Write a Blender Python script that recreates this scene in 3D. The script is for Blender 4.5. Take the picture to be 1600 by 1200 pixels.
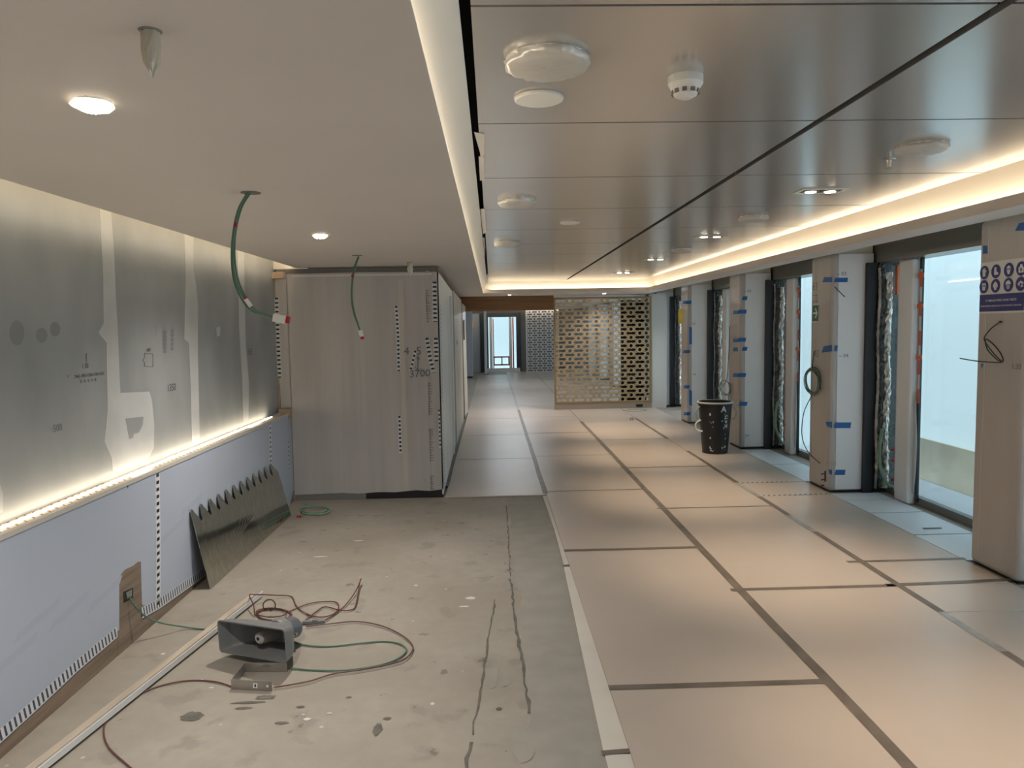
import bpy, math, random
from mathutils import Vector, Matrix
random.seed(7)
scene = bpy.context.scene
col = scene.collection
for o in list(bpy.data.objects):
    bpy.data.objects.remove(o)

# ------------------------------------------------------------------ camera
F = 1155.0; EYE = Vector((0, 0, 1.62))
def cam_axes(vx=768, vy=511, roll=.017):
    dx, dy = vx - 800, vy - 600
    c, s = math.cos(roll), math.sin(roll)
    v = Vector((dx * c - dy * s, -(dx * s + dy * c), F)).normalized()
    th = math.asin(-v.x); ph = math.atan2(v.y, v.z)
    r = Vector((math.cos(th), -math.sin(th), 0))
    d = Vector((math.sin(th) * math.cos(ph), math.cos(th) * math.cos(ph), -math.sin(ph)))
    u = r.cross(d)
    return r * c - u * s, r * s + u * c, d
RX, UP, FW = cam_axes()
cd = bpy.data.cameras.new('camera'); cam = bpy.data.objects.new('camera', cd); col.objects.link(cam)
cd.sensor_width = 36; cd.lens = 36 * F / 1600; cd.clip_start = .05; cd.clip_end = 200
m3 = Matrix((RX, UP, -FW)).transposed()
cam.matrix_world = Matrix.Translation(EYE) @ m3.to_4x4()
scene.camera = cam

def pt(px, py, ax, val):
    """point of the photograph measured on a real plane (axis ax = val)"""
    v = RX * ((px - 800) / F) + UP * ((600 - py) / F) + FW
    return EYE + v * ((val - EYE[ax]) / v[ax])
fl = lambda x, y, z=0: pt(x, y, 2, z)
wx = lambda x, y, X: pt(x, y, 0, X)
wy = lambda x, y, Y: pt(x, y, 1, Y)

# ------------------------------------------------------------------ world, exposure
w = bpy.data.worlds.new('sky'); scene.world = w; w.use_nodes = True
bg = w.node_tree.nodes['Background']
bg.inputs[0].default_value = (.80, .89, 1.0, 1); bg.inputs[1].default_value = 1.15
vs = scene.view_settings
vs.view_transform = 'Standard'; vs.look = 'None'; vs.gamma = 1; vs.use_curve_mapping = False
vs.exposure = 1.35
scene.display_settings.display_device = 'sRGB'
cy = scene.cycles
cy.use_denoising = True
cy.max_bounces = 10; cy.diffuse_bounces = 5; cy.glossy_bounces = 4; cy.transparent_max_bounces = 12
cy.caustics_reflective = False; cy.caustics_refractive = False
cy.sample_clamp_indirect = 4

WARM = (1.0, .85, .64)
LED_POWER = 7.4       # emission of the cove strips
SPOT_POWER = 70.0      # twin ceiling spots
DOWN_POWER = 52.0       # left downlights

# ------------------------------------------------------------------ materials
MT = {}
def mat(name, rgb, rough=.55, metal=0., var=None, bump=None, spec=.5, stretch=None, rgb2=None, coat=0, ramp=(.35, .65)):
    m = bpy.data.materials.new(name); m.use_nodes = True; MT[name] = m
    nt = m.node_tree; b = nt.nodes['Principled BSDF']
    b.inputs['Base Color'].default_value = (*rgb, 1); b.inputs['Roughness'].default_value = rough
    b.inputs['Metallic'].default_value = metal; b.inputs['Specular IOR Level'].default_value = spec
    b.inputs['Coat Weight'].default_value = coat
    tc = nt.nodes.new('ShaderNodeTexCoord'); src = tc.outputs['Object']
    if stretch:
        mp = nt.nodes.new('ShaderNodeMapping'); mp.inputs['Scale'].default_value = stretch
        nt.links.new(src, mp.inputs[0]); src = mp.outputs[0]
    if var:
        n = nt.nodes.new('ShaderNodeTexNoise'); n.inputs['Scale'].default_value = var[0]; n.inputs['Detail'].default_value = 5
        nt.links.new(src, n.inputs['Vector'])
        r = nt.nodes.new('ShaderNodeValToRGB')
        c2 = rgb2 or tuple(max(0, c * (1 - var[1])) for c in rgb)
        r.color_ramp.elements[0].position = ramp[0]; r.color_ramp.elements[1].position = ramp[1]
        r.color_ramp.elements[0].color = (*c2, 1); r.color_ramp.elements[1].color = (*rgb, 1)
        nt.links.new(n.outputs['Fac'], r.inputs[0]); nt.links.new(r.outputs[0], b.inputs['Base Color'])
    if bump:
        n = nt.nodes.new('ShaderNodeTexNoise'); n.inputs['Scale'].default_value = bump[0]; n.inputs['Detail'].default_value = 3
        nt.links.new(src, n.inputs['Vector'])
        bp = nt.nodes.new('ShaderNodeBump'); bp.inputs['Strength'].default_value = bump[1]; bp.inputs['Distance'].default_value = bump[2] if len(bump) > 2 else .01
        nt.links.new(n.outputs['Fac'], bp.inputs['Height']); nt.links.new(bp.outputs[0], b.inputs['Normal'])
    return m
def emat(name, rgb, s):
    m = bpy.data.materials.new(name); m.use_nodes = True; MT[name] = m
    nt = m.node_tree; b = nt.nodes['Principled BSDF']
    b.inputs['Base Color'].default_value = (.8, .8, .8, 1)
    b.inputs['Emission Color'].default_value = (*rgb, 1); b.inputs['Emission Strength'].default_value = s
    return m
def sheer(name, rgb, transp, gloss=.08, transl=.5):
    """thin film: part clear, part translucent, part diffuse"""
    m = bpy.data.materials.new(name); m.use_nodes = True; MT[name] = m
    nt = m.node_tree; N = nt.nodes; N.clear()
    out = N.new('ShaderNodeOutputMaterial'); t = N.new('ShaderNodeBsdfTransparent'); t.inputs[0].default_value = (*rgb, 1)
    d = N.new('ShaderNodeBsdfDiffuse'); d.inputs[0].default_value = (*rgb, 1)
    tl = N.new('ShaderNodeBsdfTranslucent'); tl.inputs[0].default_value = (*rgb, 1)
    g = N.new('ShaderNodeBsdfGlossy'); g.inputs['Roughness'].default_value = .12
    a = N.new('ShaderNodeMixShader'); a.inputs[0].default_value = transl
    b = N.new('ShaderNodeMixShader'); b.inputs[0].default_value = transp
    c = N.new('ShaderNodeMixShader'); c.inputs[0].default_value = gloss
    L = nt.links.new
    L(d.outputs[0], a.inputs[1]); L(tl.outputs[0], a.inputs[2]); L(a.outputs[0], b.inputs[1]); L(t.outputs[0], b.inputs[2])
    L(b.outputs[0], c.inputs[1]); L(g.outputs[0], c.inputs[2]); L(c.outputs[0], out.inputs[0])
    return m
def stripe(name, light, dark, period, duty, vlo=0., vhi=1., slant=0.):
    """printed warning tape: dark bars along UV.x"""
    m = bpy.data.materials.new(name); m.use_nodes = True; MT[name] = m
    nt = m.node_tree; N = nt.nodes; L = nt.links.new; b = N['Principled BSDF']; b.inputs['Roughness'].default_value = .45
    tc = N.new('ShaderNodeTexCoord'); sp = N.new('ShaderNodeSeparateXYZ'); L(tc.outputs['UV'], sp.inputs[0])
    def mth(op, a, bb):
        n = N.new('ShaderNodeMath'); n.operation = op
        for i, v in enumerate((a, bb)):
            if v is None: continue
            if isinstance(v, (int, float)): n.inputs[i].default_value = v
            else: L(v, n.inputs[i])
        return n.outputs[0]
    u = mth('ADD', sp.outputs[0], mth('MULTIPLY', sp.outputs[1], slant))
    f = mth('FRACT', mth('DIVIDE', u, period), None)
    k = mth('LESS_THAN', f, duty)
    k = mth('MULTIPLY', k, mth('GREATER_THAN', sp.outputs[1], vlo)); k = mth('MULTIPLY', k, mth('LESS_THAN', sp.outputs[1], vhi))
    mx = N.new('ShaderNodeMix'); mx.data_type = 'RGBA'
    mx.inputs[6].default_value = (*light, 1); mx.inputs[7].default_value = (*dark, 1)
    L(k, mx.inputs[0]); L(mx.outputs[2], b.inputs['Base Color'])
    return m

mat('ceiling_paint', (.66, .61, .57), .6, var=(1.5, .04))
mat('panel_metal', (.60, .585, .57), .21, .72, var=(2, .03))
mat('deck_dark', (.03, .03, .03), .8)
mat('cove_white', (.80, .76, .68), .6)
mat('damp', (.215, .225, .22), .6)
mat('gypsum', (.325, .338, .335), .5, var=(2.2, .22), bump=(40, .03), stretch=(1, 1, .5))
mat('joint_filler', (.47, .48, .475), .75, var=(5, .1))
mat('filler_smear', (.36, .375, .37), .75, var=(9, .2))
mat('film_daylight_tint', (.455, .505, .60), .38, var=(1.2, .06), bump=(3, .25, .02))  # white protective film, cool window daylight tinted into its colour
mat('film_white', (.88, .88, .89), .38, var=(1.2, .06), bump=(3, .25, .02))
mat('film_shaded', (.54, .51, .49), .36, var=(1.4, .13), bump=(2.2, .35, .02), stretch=(5, 3, .22))  # same white film as the front sheets, with shade put into its colour
mat('film_pale', (.70, .71, .70), .4, var=(1.2, .06), bump=(2.2, .3, .02), stretch=(1, 2.5, .35))
mat('film_cream', (.58, .54, .47), .45, var=(1.2, .06))
mat('print_grey', (.33, .30, .29), .5)
mat('print_faint', (.425, .47, .56), .5)
mat('ink', (.035, .035, .05), .6)
mat('ink_soft', (.16, .16, .19), .6)
mat('wood_brown', (.27, .20, .145), .5, var=(6, .35), stretch=(.4, .4, 6))
mat('wood_light', (.56, .48, .38), .5, var=(5, .25), stretch=(4, .5, 4))
mat('wood_beam', (.26, .13, .055), .4, var=(4, .3), stretch=(.4, 1, 10))
mat('wood_raw', (.50, .37, .25), .6, var=(8, .2))
mat('batten_white', (.66, .67, .66), .45)
mat('plinth_grey', (.20, .20, .19), .5)
mat('black', (.012, .012, .014), .45)
mat('shadow_gap', (.16, .145, .13), .6)
mat('board', (.55, .475, .415), .36, var=(1.1, .09), bump=(1.4, .12, .02))
mat('board_edge', (.71, .68, .62), .55, var=(3, .08))
mat('tape_brown', (.20, .165, .135), .45, var=(6, .35))
mat('tape_worn', (.42, .40, .38), .35, var=(10, .3))
mat('white_sheet', (.70, .74, .78), .4)
mat('frame_dark', (.022, .026, .032), .35)
mat('header_metal', (.22, .205, .185), .30, .8)
mat('post_white', (.86, .87, .88), .35, var=(2, .05))
mat('foil', (.80, .78, .74), .35, .85, bump=(40, .5, .01))
mat('foil_dark', (.07, .08, .078), .3, .5, bump=(30, .6, .02))
mat('orange', (.72, .16, .05), .5)
mat('red_plastic', (.42, .012, .02), .4)
mat('green_wire', (.10, .20, .14), .45)
mat('pale_green', (.20, .34, .24), .4)
mat('dark_wire', (.02, .025, .03), .4)
mat('red_wire', (.13, .048, .043), .45)
mat('plastic_white', (.76, .75, .72), .4)
mat('plastic_black', (.015, .017, .02), .4, var=(14, -1.2), rgb2=(.012, .014, .018), ramp=(.62, .78))
mat('paint_splash', (.55, .55, .53), .7)
mat('horn_grey', (.22, .225, .225), .5, var=(5, .12))
mat('horn_core', (.46, .43, .41), .5)
mat('steel', (.46, .44, .41), .32, .9, var=(20, .1))
mat('galv', (.52, .525, .46), .09, .95, var=(30, .22), stretch=(1, 1, .4))
mat('blue_tape', (.018, .13, .42), .5)
mat('sign_blue', (.025, .035, .20), .45)
mat('sign_white', (.75, .75, .74), .4)
mat('sign_green', (.01, .13, .075), .4)
mat('sign_yellow', (.78, .60, .03), .5)
mat('gold', (.62, .48, .30), .36, .7, var=(3, .1))
mat('gold_frame', (.36, .255, .13), .35, .5)
mat('silver', (.72, .72, .72), .4, .2)
mat('plinth_beige', (.36, .31, .26), .4)
mat('cabinet_grey', (.36, .38, .43), .4)
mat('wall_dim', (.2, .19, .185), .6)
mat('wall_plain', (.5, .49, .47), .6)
mat('bulwark', (.78, .70, .53), .7, var=(2.5, .16))
mat('outer_white', (.72, .76, .78), .6)
mat('screed_dark', (.17, .16, .135), .8, var=(20, .3))
mat('screed_light', (.36, .345, .305), .75, var=(6, .12))
mat('tooth_edge', (.05, .05, .05), .5)
mat('bracket_dark', (.13, .14, .16), .4)
sheer('plastic_wrap', (.86, .85, .82), .45, .14, .4)
sheer('bag_wrap', (.80, .76, .64), .15, .12, .4)
sheer('tarp', (.73, .77, .765), .0, .0, .62)
emat('led', WARM, LED_POWER)
emat('led_soft', (1.0, .84, .62), LED_POWER * .85)
emat('led_ledge', (1.0, .84, .62), LED_POWER * 1.35)
emat('tube_glow', (.86, .93, 1.0), 28)
emat('bulb', (1.0, .86, .66), 14)
stripe('tape_stripe', (.66, .66, .66), (.02, .02, .025), .041, .42, .12, .88)
stripe('tape_dash', (.70, .71, .74), (.02, .02, .03), .040, .48, .18, .82)
stripe('tape_comb', (.66, .68, .72), (.05, .055, .08), .03, .42, .1, .95, .012)
stripe('tape_comb_warm', (.80, .70, .55), (.30, .12, .06), .055, .28, .1, .9, .03)
stripe('tape_hazard', (.62, .60, .55), (.20, .18, .16), .05, .5, 0, 1, .02)
stripe('tape_redwhite', (.70, .70, .70), (.70, .14, .06), .25, .5, 0, 1)

def glass_mat():
    m = bpy.data.materials.new('glass'); m.use_nodes = True; MT['glass'] = m
    nt = m.node_tree; N = nt.nodes; N.clear(); L = nt.links.new
    out = N.new('ShaderNodeOutputMaterial'); t = N.new('ShaderNodeBsdfTransparent'); t.inputs[0].default_value = (.88, .95, .96, 1)
    g = N.new('ShaderNodeBsdfGlossy'); g.inputs['Roughness'].default_value = .02
    lw = N.new('ShaderNodeLayerWeight'); lw.inputs[0].default_value = .5
    pw = N.new('ShaderNodeMath'); pw.operation = 'POWER'; pw.inputs[1].default_value = 5; L(lw.outputs['Facing'], pw.inputs[0])
    ma = N.new('ShaderNodeMath'); ma.operation = 'MULTIPLY_ADD'; ma.inputs[1].default_value = .5; ma.inputs[2].default_value = .03; L(pw.outputs[0], ma.inputs[0])
    mx = N.new('ShaderNodeMixShader'); L(ma.outputs[0], mx.inputs[0]); L(t.outputs[0], mx.inputs[1]); L(g.outputs[0], mx.inputs[2]); L(mx.outputs[0], out.inputs[0])
glass_mat()

def concrete_mat():
    m = bpy.data.materials.new('concrete'); m.use_nodes = True; MT['concrete'] = m
    nt = m.node_tree; N = nt.nodes; L = nt.links.new; b = N['Principled BSDF']; b.inputs['Roughness'].default_value = .6
    tc = N.new('ShaderNodeTexCoord'); O = tc.outputs['Object']
    def noise(s, d=5, vec=O):
        n = N.new('ShaderNodeTexNoise'); n.inputs['Scale'].default_value = s; n.inputs['Detail'].default_value = d; L(vec, n.inputs['Vector']); return n.outputs['Fac']
    def rng(v, a, c, lo=0, hi=1):
        r = N.new('ShaderNodeMapRange'); r.inputs['From Min'].default_value = a; r.inputs['From Max'].default_value = c
        r.inputs['To Min'].default_value = lo; r.inputs['To Max'].default_value = hi; L(v, r.inputs['Value']); return r.outputs[0]
    def mix(f, a, c):
        x = N.new('ShaderNodeMix'); x.data_type = 'RGBA'; L(f, x.inputs[0])
        for i, v in ((6, a), (7, c)):
            if isinstance(v, tuple): x.inputs[i].default_value = (*v, 1)
            else: L(v, x.inputs[i])
        return x.outputs[2]
    base = mix(rng(noise(1.3), .3, .7), (.305, .275, .23), (.405, .375, .325))
    base = mix(rng(noise(14, 8), .35, .75, 0, .35), base, (.275, .25, .21))
    base = mix(rng(noise(4.5, 6), .60, .66, 0, .55), base, (.25, .235, .205))     # damp patches
    base = mix(rng(noise(9, 3), .69, .71, 0, .8), base, (.17, .155, .135))        # dark scuffs
    v = N.new('ShaderNodeTexVoronoi'); v.inputs['Scale'].default_value = 7; L(O, v.inputs['Vector'])
    sp = rng(v.outputs['Distance'], .05, .075, .75, 0)
    rnd = N.new('ShaderNodeMath'); rnd.operation = 'GREATER_THAN'; rnd.inputs[1].default_value = .72
    sc = N.new('ShaderNodeSeparateColor'); L(v.outputs['Color'], sc.inputs[0]); L(sc.outputs[0], rnd.inputs[0])
    mm = N.new('ShaderNodeMath'); mm.operation = 'MULTIPLY'; L(sp, mm.inputs[0]); L(rnd.outputs[0], mm.inputs[1])
    base = mix(mm.outputs[0], base, (.60, .57, .51))                              # paint drops
    L(base, b.inputs['Base Color'])
    bp = N.new('ShaderNodeBump'); bp.inputs['Strength'].default_value = .12; L(noise(12, 6), bp.inputs['Height']); L(bp.outputs[0], b.inputs['Normal'])
concrete_mat()

# ------------------------------------------------------------------ mesh builder
class MB:
    def __init__(s): s.v = []; s.f = []; s.uv = {}
    def quad(s, a, b, c, d, uv=None):
        i = len(s.v); s.v += [tuple(a), tuple(b), tuple(c), tuple(d)]; s.f.append((i, i + 1, i + 2, i + 3))
        if uv: s.uv[len(s.f) - 1] = uv
    def box(s, x0, x1, y0, y1, z0, z1):
        i = len(s.v)
        s.v += [(x, y, z) for z in (z0, z1) for y in (y0, y1) for x in (x0, x1)]
        s.f += [tuple(i + k for k in q) for q in ((0, 2, 3, 1), (4, 5, 7, 6), (0, 1, 5, 4), (2, 6, 7, 3), (0, 4, 6, 2), (1, 3, 7, 5))]
        return s
    def obox(s, c, ax, ay, az, sx, sy, sz):
        """box centred at c along unit axes"""
        i = len(s.v); c = Vector(c); ax = Vector(ax); ay = Vector(ay); az = Vector(az)
        for z in (-.5, .5):
            for y in (-.5, .5):
                for x in (-.5, .5): s.v.append(tuple(c + ax * x * sx + ay * y * sy + az * z * sz))
        s.f += [tuple(i + k for k in q) for q in ((0, 2, 3, 1), (4, 5, 7, 6), (0, 1, 5, 4), (2, 6, 7, 3), (0, 4, 6, 2), (1, 3, 7, 5))]
        return s
    def prism(s, pts, n):
        """closed polygon pts extruded by vector n"""
        i = len(s.v); k = len(pts); n = Vector(n)
        s.v += [tuple(Vector(p)) for p in pts] + [tuple(Vector(p) + n) for p in pts]
        s.f.append(tuple(i + j for j in range(k))[::-1]); s.f.append(tuple(i + k + j for j in range(k)))
        for j in range(k): s.f.append((i + j, i + (j + 1) % k, i + k + (j + 1) % k, i + k + j))
        return s
    def tube(s, pts, r, n=8, smooth=True, steps=6):
        P = [Vector(p) for p in pts]
        if smooth and len(P) > 2:
            Q = []
            for j in range(len(P) - 1):
                p0 = P[max(j - 1, 0)]; p1 = P[j]; p2 = P[j + 1]; p3 = P[min(j + 2, len(P) - 1)]
                for t in range(steps):
                    t /= steps
                    Q.append(.5 * ((2 * p1) + (p2 - p0) * t + (2 * p0 - 5 * p1 + 4 * p2 - p3) * t * t + (3 * p1 - p0 - 3 * p2 + p3) * t ** 3))
            P = Q + [P[-1]]
        i = len(s.v); up = Vector((0, 0, 1)); prev = None
        for j, p in enumerate(P):
            d = (P[min(j + 1, len(P) - 1)] - P[max(j - 1, 0)]).normalized()
            a = prev if prev is not None else (up if abs(d.z) < .9 else Vector((1, 0, 0)))
            a = (a - d * a.dot(d)).normalized(); b = d.cross(a); prev = a
            for q in range(n):
                t = 2 * math.pi * q / n; s.v.append(tuple(p + a * (r * math.cos(t)) + b * (r * math.sin(t))))
        for j in range(len(P) - 1):
            for q in range(n):
                s.f.append((i + j * n + q, i + j * n + (q + 1) % n, i + (j + 1) * n + (q + 1) % n, i + (j + 1) * n + q))
        s.f.append(tuple(i + q for q in range(n))[::-1]); s.f.append(tuple(i + (len(P) - 1) * n + q for q in range(n)))
        return s
    def lathe(s, prof, c=(0, 0, 0), n=32, axis='z', jit=0, close=True):
        i = len(s.v); c = Vector(c)
        for r, z in prof:
            for q in range(n):
                t = 2 * math.pi * q / n; rr = r * (1 + random.uniform(-jit, jit)) if jit else r
                p = (rr * math.cos(t), rr * math.sin(t), z + (random.uniform(-jit, jit) * .04 if jit else 0))
                if axis == 'y': p = (p[0], p[2], p[1])
                if axis == 'x': p = (p[2], p[0], p[1])
                s.v.append(tuple(c + Vector(p)))
        for j in range(len(prof) - 1):
            for q in range(n):
                s.f.append((i + j * n + q, i + j * n + (q + 1) % n, i + (j + 1) * n + (q + 1) % n, i + (j + 1) * n + q))
        if close:
            s.f.append(tuple(i + q for q in range(n))[::-1]); s.f.append(tuple(i + (len(prof) - 1) * n + q for q in range(n)))
        return s
    def ribbon(s, pts, w, side, lift=(0, 0, 0)):
        """flat tape along pts, width w along unit vector side (or per segment), with UVs in metres"""
        P = [Vector(p) + Vector(lift) for p in pts]; u = 0; side = Vector(side)
        for a, b in zip(P, P[1:]):
            l = (b - a).length; h = side * w / 2
            s.quad(a - h, b - h, b + h, a + h, uv=((u, 0), (u + l, 0), (u + l, 1), (u, 1))); u += l
        return s
    def mesh(s, name, m=None, smooth=False):
        me = bpy.data.meshes.new(name); me.from_pydata(s.v, [], s.f); me.update()
        if s.uv:
            ul = me.uv_layers.new(name='UVMap')
            for fi, uvs in s.uv.items():
                for li, uvc in zip(me.polygons[fi].loop_indices, uvs): ul.data[li].uv = uvc
        if m: me.materials.append(MT[m])
        if smooth:
            for p in me.polygons: p.use_smooth = True
        return me
    def build(s, name, m, parent=None, smooth=False, bevel=0, seg=2):
        o = bpy.data.objects.new(name, s.mesh(name, m, smooth)); col.objects.link(o)
        if parent: adopt(o, parent)
        if bevel:
            b = o.modifiers.new('bevel', 'BEVEL'); b.width = bevel; b.segments = seg; b.limit_method = 'ANGLE'
        return o
def adopt(o, p):
    o.parent = p          # geometry is written in world coordinates: undo the thing's own placement
    o.matrix_parent_inverse = Matrix.Identity(4) if p.parent else Matrix.LocRotScale(p.location, p.rotation_euler, p.scale).inverted()
def B(x0, x1, y0, y1, z0, z1): return MB().box(x0, x1, y0, y1, z0, z1)
def tag(o, label=None, cat=None, group=None, kind=None):
    if label: o['label'] = label
    if cat: o['category'] = cat
    if group: o['group'] = group
    if kind: o['kind'] = kind
    return o
def empty(name, loc, label=None, cat=None, group=None, kind=None):
    o = bpy.data.objects.new(name, None); col.objects.link(o); o.location = loc; o.empty_display_size = .1
    return tag(o, label, cat, group, kind)
def share(name, me, parent, loc=(0, 0, 0)):
    o = bpy.data.objects.new(name, me); col.objects.link(o); o.location = loc
    if parent: adopt(o, parent)
    return o
def copy_tree(o, parent=None):
    c = o.copy(); col.objects.link(c)
    if parent: c.parent = parent
    for ch in [x for x in bpy.data.objects if x.parent == o]: copy_tree(ch, c)
    return c
def text(name, s, size, origin, xd, yd, m, parent, align='CENTER', depth=.0006, bold=0):
    cu = bpy.data.curves.new(name, 'FONT'); cu.body = s; cu.size = size; cu.align_x = align; cu.align_y = 'CENTER'; cu.resolution_u = 2
    cu.offset = bold
    t = bpy.data.objects.new(name, cu); col.objects.link(t)
    dg = bpy.context.evaluated_depsgraph_get()
    me = bpy.data.meshes.new_from_object(t.evaluated_get(dg)); bpy.data.objects.remove(t)
    xd = Vector(xd).normalized(); yd = Vector(yd).normalized(); zd = xd.cross(yd)
    M = Matrix((xd, yd, zd)).transposed().to_4x4(); M.translation = Vector(origin) + zd * depth
    me.transform(M); me.materials.clear(); me.materials.append(MT[m]); me.name = name
    o = bpy.data.objects.new(name, me); col.objects.link(o)
    if parent: adopt(o, parent)
    return o

# ================================================================== SETTING
YB, YF = -3.26, 26.6
Z0, ZP, ZD = 2.2, 2.38, 2.52

# ---------------- floor
floor = tag(B(-3.2, 3.80, YB, YF + .1, -.15, 0).build('floor', 'concrete'), 'bare stained concrete floor partly covered with taped boards', kind='structure')
XA, X1, X2, X3, X4 = -.48, .49, 1.475, 2.45, 3.14
def board(x0, x1, y0, y1):
    g = .004
    B(x0 + g, x1 - g, y0 + g, y1 - g, .0005, .011 + random.uniform(-.001, .001)).build('cover_board', 'board', floor, bevel=.002, seg=1)
def cols(x0, x1, ys):
    for a, b in zip(ys, ys[1:]): board(x0, x1, a, b)
s1 = [YB, -.85, 1.15, 3.16, 5.19, 7.1, 9.07, 11.05, 13.05, 15.05, 17.05, 19.05, 21.05, 23.05, 25.05, YF]
s2 = [YB, .35, 2.32, 4.32, 6.33, 8.2, 10.25, 12.2, 14.2, 16.2, 18.2, 20.2, 22.2, 24.2, YF]
s0 = [6.96, 8.95, 10.95, 12.95, 14.95, 16.95, 18.95, 20.95, 22.95, 24.9]
s3 = [YB, -.2, 1.8, 3.9, 4.33, 4.78, 6.71, 7.28, 9.3, 11.3, 13.3, 15.3, 17.3, 19.3, 21.3, 23.3, 25.3, YF]
cols(X1, X1 + .985, s1); cols(X1 + .985, X3, s2); cols(XA, X1, s0); cols(X3, X4, s3)
def strip(a, b, wd, m='tape_brown', z=.0125, name='tape_strip'):
    a = Vector(a); b = Vector(b); d = (b - a).normalized(); side = d.cross(Vector((0, 0, 1)))
    n = max(2, int((b - a).length / .5)); pts = []
    for i in range(n + 1):
        p = a.lerp(b, i / n); off = 0 if i in (0, n) else random.uniform(-.004, .004)
        pts.append(p + side * off + Vector((0, 0, z)))
    mb = MB(); h = side * wd / 2; up = Vector((0, 0, .0008)); u = 0
    for p, q in zip(pts, pts[1:]):
        l = (q - p).length
        mb.quad(p - h + up, q - h + up, q + h + up, p + h + up, uv=((u, 0), (u + l, 0), (u + l, 1), (u, 1))); u += l
    return mb.build(name, m, floor)
strip((X1, 7.0, 0), (X1, 14.2, 0), .05); strip((X1, 14.2, 0), (X1, 24, 0), .05, 'tape_worn')
strip((X2, YB, 0), (X2, 12.3, 0), .052); strip((X2, 14.3, 0), (X2, 24, 0), .05, 'tape_worn')
for a, b, m in ((YB, 3.4, 'tape_brown'), (3.4, 3.9, 'tape_worn'), (3.9, 5.5, 'tape_brown'), (5.5, 6.0, 'tape_worn'), (6.0, 6.68, 'tape_brown'), (6.68, 7.3, 'tape_worn'), (7.3, 9.2, 'tape_brown'), (10.3, 12.6, 'tape_brown')):
    strip((X3, a, 0), (X3, b, 0), .045, m)
for y in s1[2:6]: strip((X1 + .0, y, 0), (X2, y, 0), .045 if y < 6 else .02, z=.0122)
for y in s1[6:9]: strip((X1, y, 0), (X2, y, 0), .012, z=.0122)
for y in s2[1:7]: strip((X2 - .06, y, 0), (X3 + .02, y, 0), .045 if y < 5 else .022, z=.0122)
for y in s0[1:4]: strip((XA + .05, y, 0), (X1, y, 0), .012, z=.0122)
strip((X3 - .1, 4.78, 0), (X4 + .02, 4.79, 0), .038, z=.0122); strip((X3 - .08, 4.33, 0), (X4 + .06, 4.37, 0), .045, z=.0122)
strip((X3, 6.71, 0), (X4, 6.74, 0), .035, 'tape_hazard', .0122); strip((X3 - .05, 7.28, 0), (X4 - .15, 7.30, 0), .035, 'tape_hazard', .0122)
# white underlay edge beside the boards
e1 = [fl(848, 776), fl(866, 828), fl(881, 884)]; e2 = [fl(881, 887), fl(905, 1000), fl(943, 1176)]
for pts in (e1, e2, [fl(945, 1182), fl(950, 1200), fl(975, 1330)]):
    mb = MB()
    mb.prism([(p.x, p.y, .001) for p in pts] + [(X1 + .003, p.y, .001) for p in reversed(pts)], (0, 0, .006)); mb.build('underlay_strip', 'board_edge', floor)
for p in (fl(881, 886), fl(944, 1180)): strip((p.x - .01, p.y, 0), (X1 + .01, p.y + .01, 0), .03, z=.0085)
# lighter screed band with broken edge
mb = MB(); L_, R_ = [], []
for i in range(90):
    y = 6.93 - i * .1; L_.append((.125 + random.uniform(-.012, .012) + .03 * math.sin(i * .55) * (i % 7 > 4), y, .0012)); R_.append((X1 - .002 - (.0 if i < 2 else 0), y, .0012))
for i in range(89): mb.quad(L_[i], L_[i + 1], R_[i + 1], R_[i])
mb.build('screed_band', 'screed_light', floor)
def crack(p, wd, m='screed_dark'):
    mb = MB(); P = [Vector(q) for q in p]; Q = []
    for a, b in zip(P, P[1:]):
        n = max(2, int((b - a).length / .05))
        for k in range(n):
            q = a.lerp(b, k / n) + Vector((random.uniform(-.006, .006), 0, 0)); Q.append((q, wd * random.uniform(.3, 1)))
    for (a, wa), (b, wb) in zip(Q, Q[1:]): mb.quad((a.x - wa, a.y, .0022), (b.x - wb, b.y, .0022), (b.x + wb, b.y, .0022), (a.x + wa, a.y, .0022))
    mb.build('crack', m, floor)
crack([fl(791, 790), fl(795, 850), fl(797, 905)], .006); crack([fl(797, 905), fl(803, 950), fl(815, 1030), fl(829, 1125)], .011)
crack([fl(773, 937), fl(757, 1040), fl(736, 1160)], .007); crack([fl(736, 1160), fl(728, 1200), fl(715, 1290)], .009)
crack([fl(705, 780), fl(790, 781)], .004)
def blot(px, py, rx, ry, m):
    mb = MB(); c = fl(px, py); n = 20; i = 0
    pts = [(c.x + rx * math.cos(t) * random.uniform(.75, 1.15), c.y + ry * math.sin(t) * random.uniform(.75, 1.15), .0019) for t in [2 * math.pi * k / n for k in range(n)]]
    mb.v += pts; mb.f.append(tuple(range(n))); mb.build('floor_stain', m, floor)
for a in ((793, 915, .035, .1), (818, 1160, .05, .13), (770, 1060, .03, .1), (790, 1062, .02, .07)): blot(*a, 'screed_light')
for a in ((300, 1120, .05, .04), (390, 1098, .08, .012), (415, 1090, .05, .02), (380, 1107, .04, .01), (440, 1130, .03, .012), (545, 1090, .015, .01), (605, 1123, .018, .012), (590, 1140, .02, .05), (470, 1105, .02, .01), (780, 1108, .015, .012)): blot(*a, 'screed_dark')
for a in ((480, 1124, .016, .012), (474, 1117, .008, .006), (515, 1115, .012, .006), (735, 935, .03, .025), (725, 948, .03, .012), (676, 1100, .01, .012), (330, 1075, .012, .006), (315, 1063, .01, .008), (255, 1022, .012, .01), (650, 915, .012, .01), (500, 870, .05, .012), (560, 845, .04, .01)): blot(*a, 'board_edge')

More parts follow.
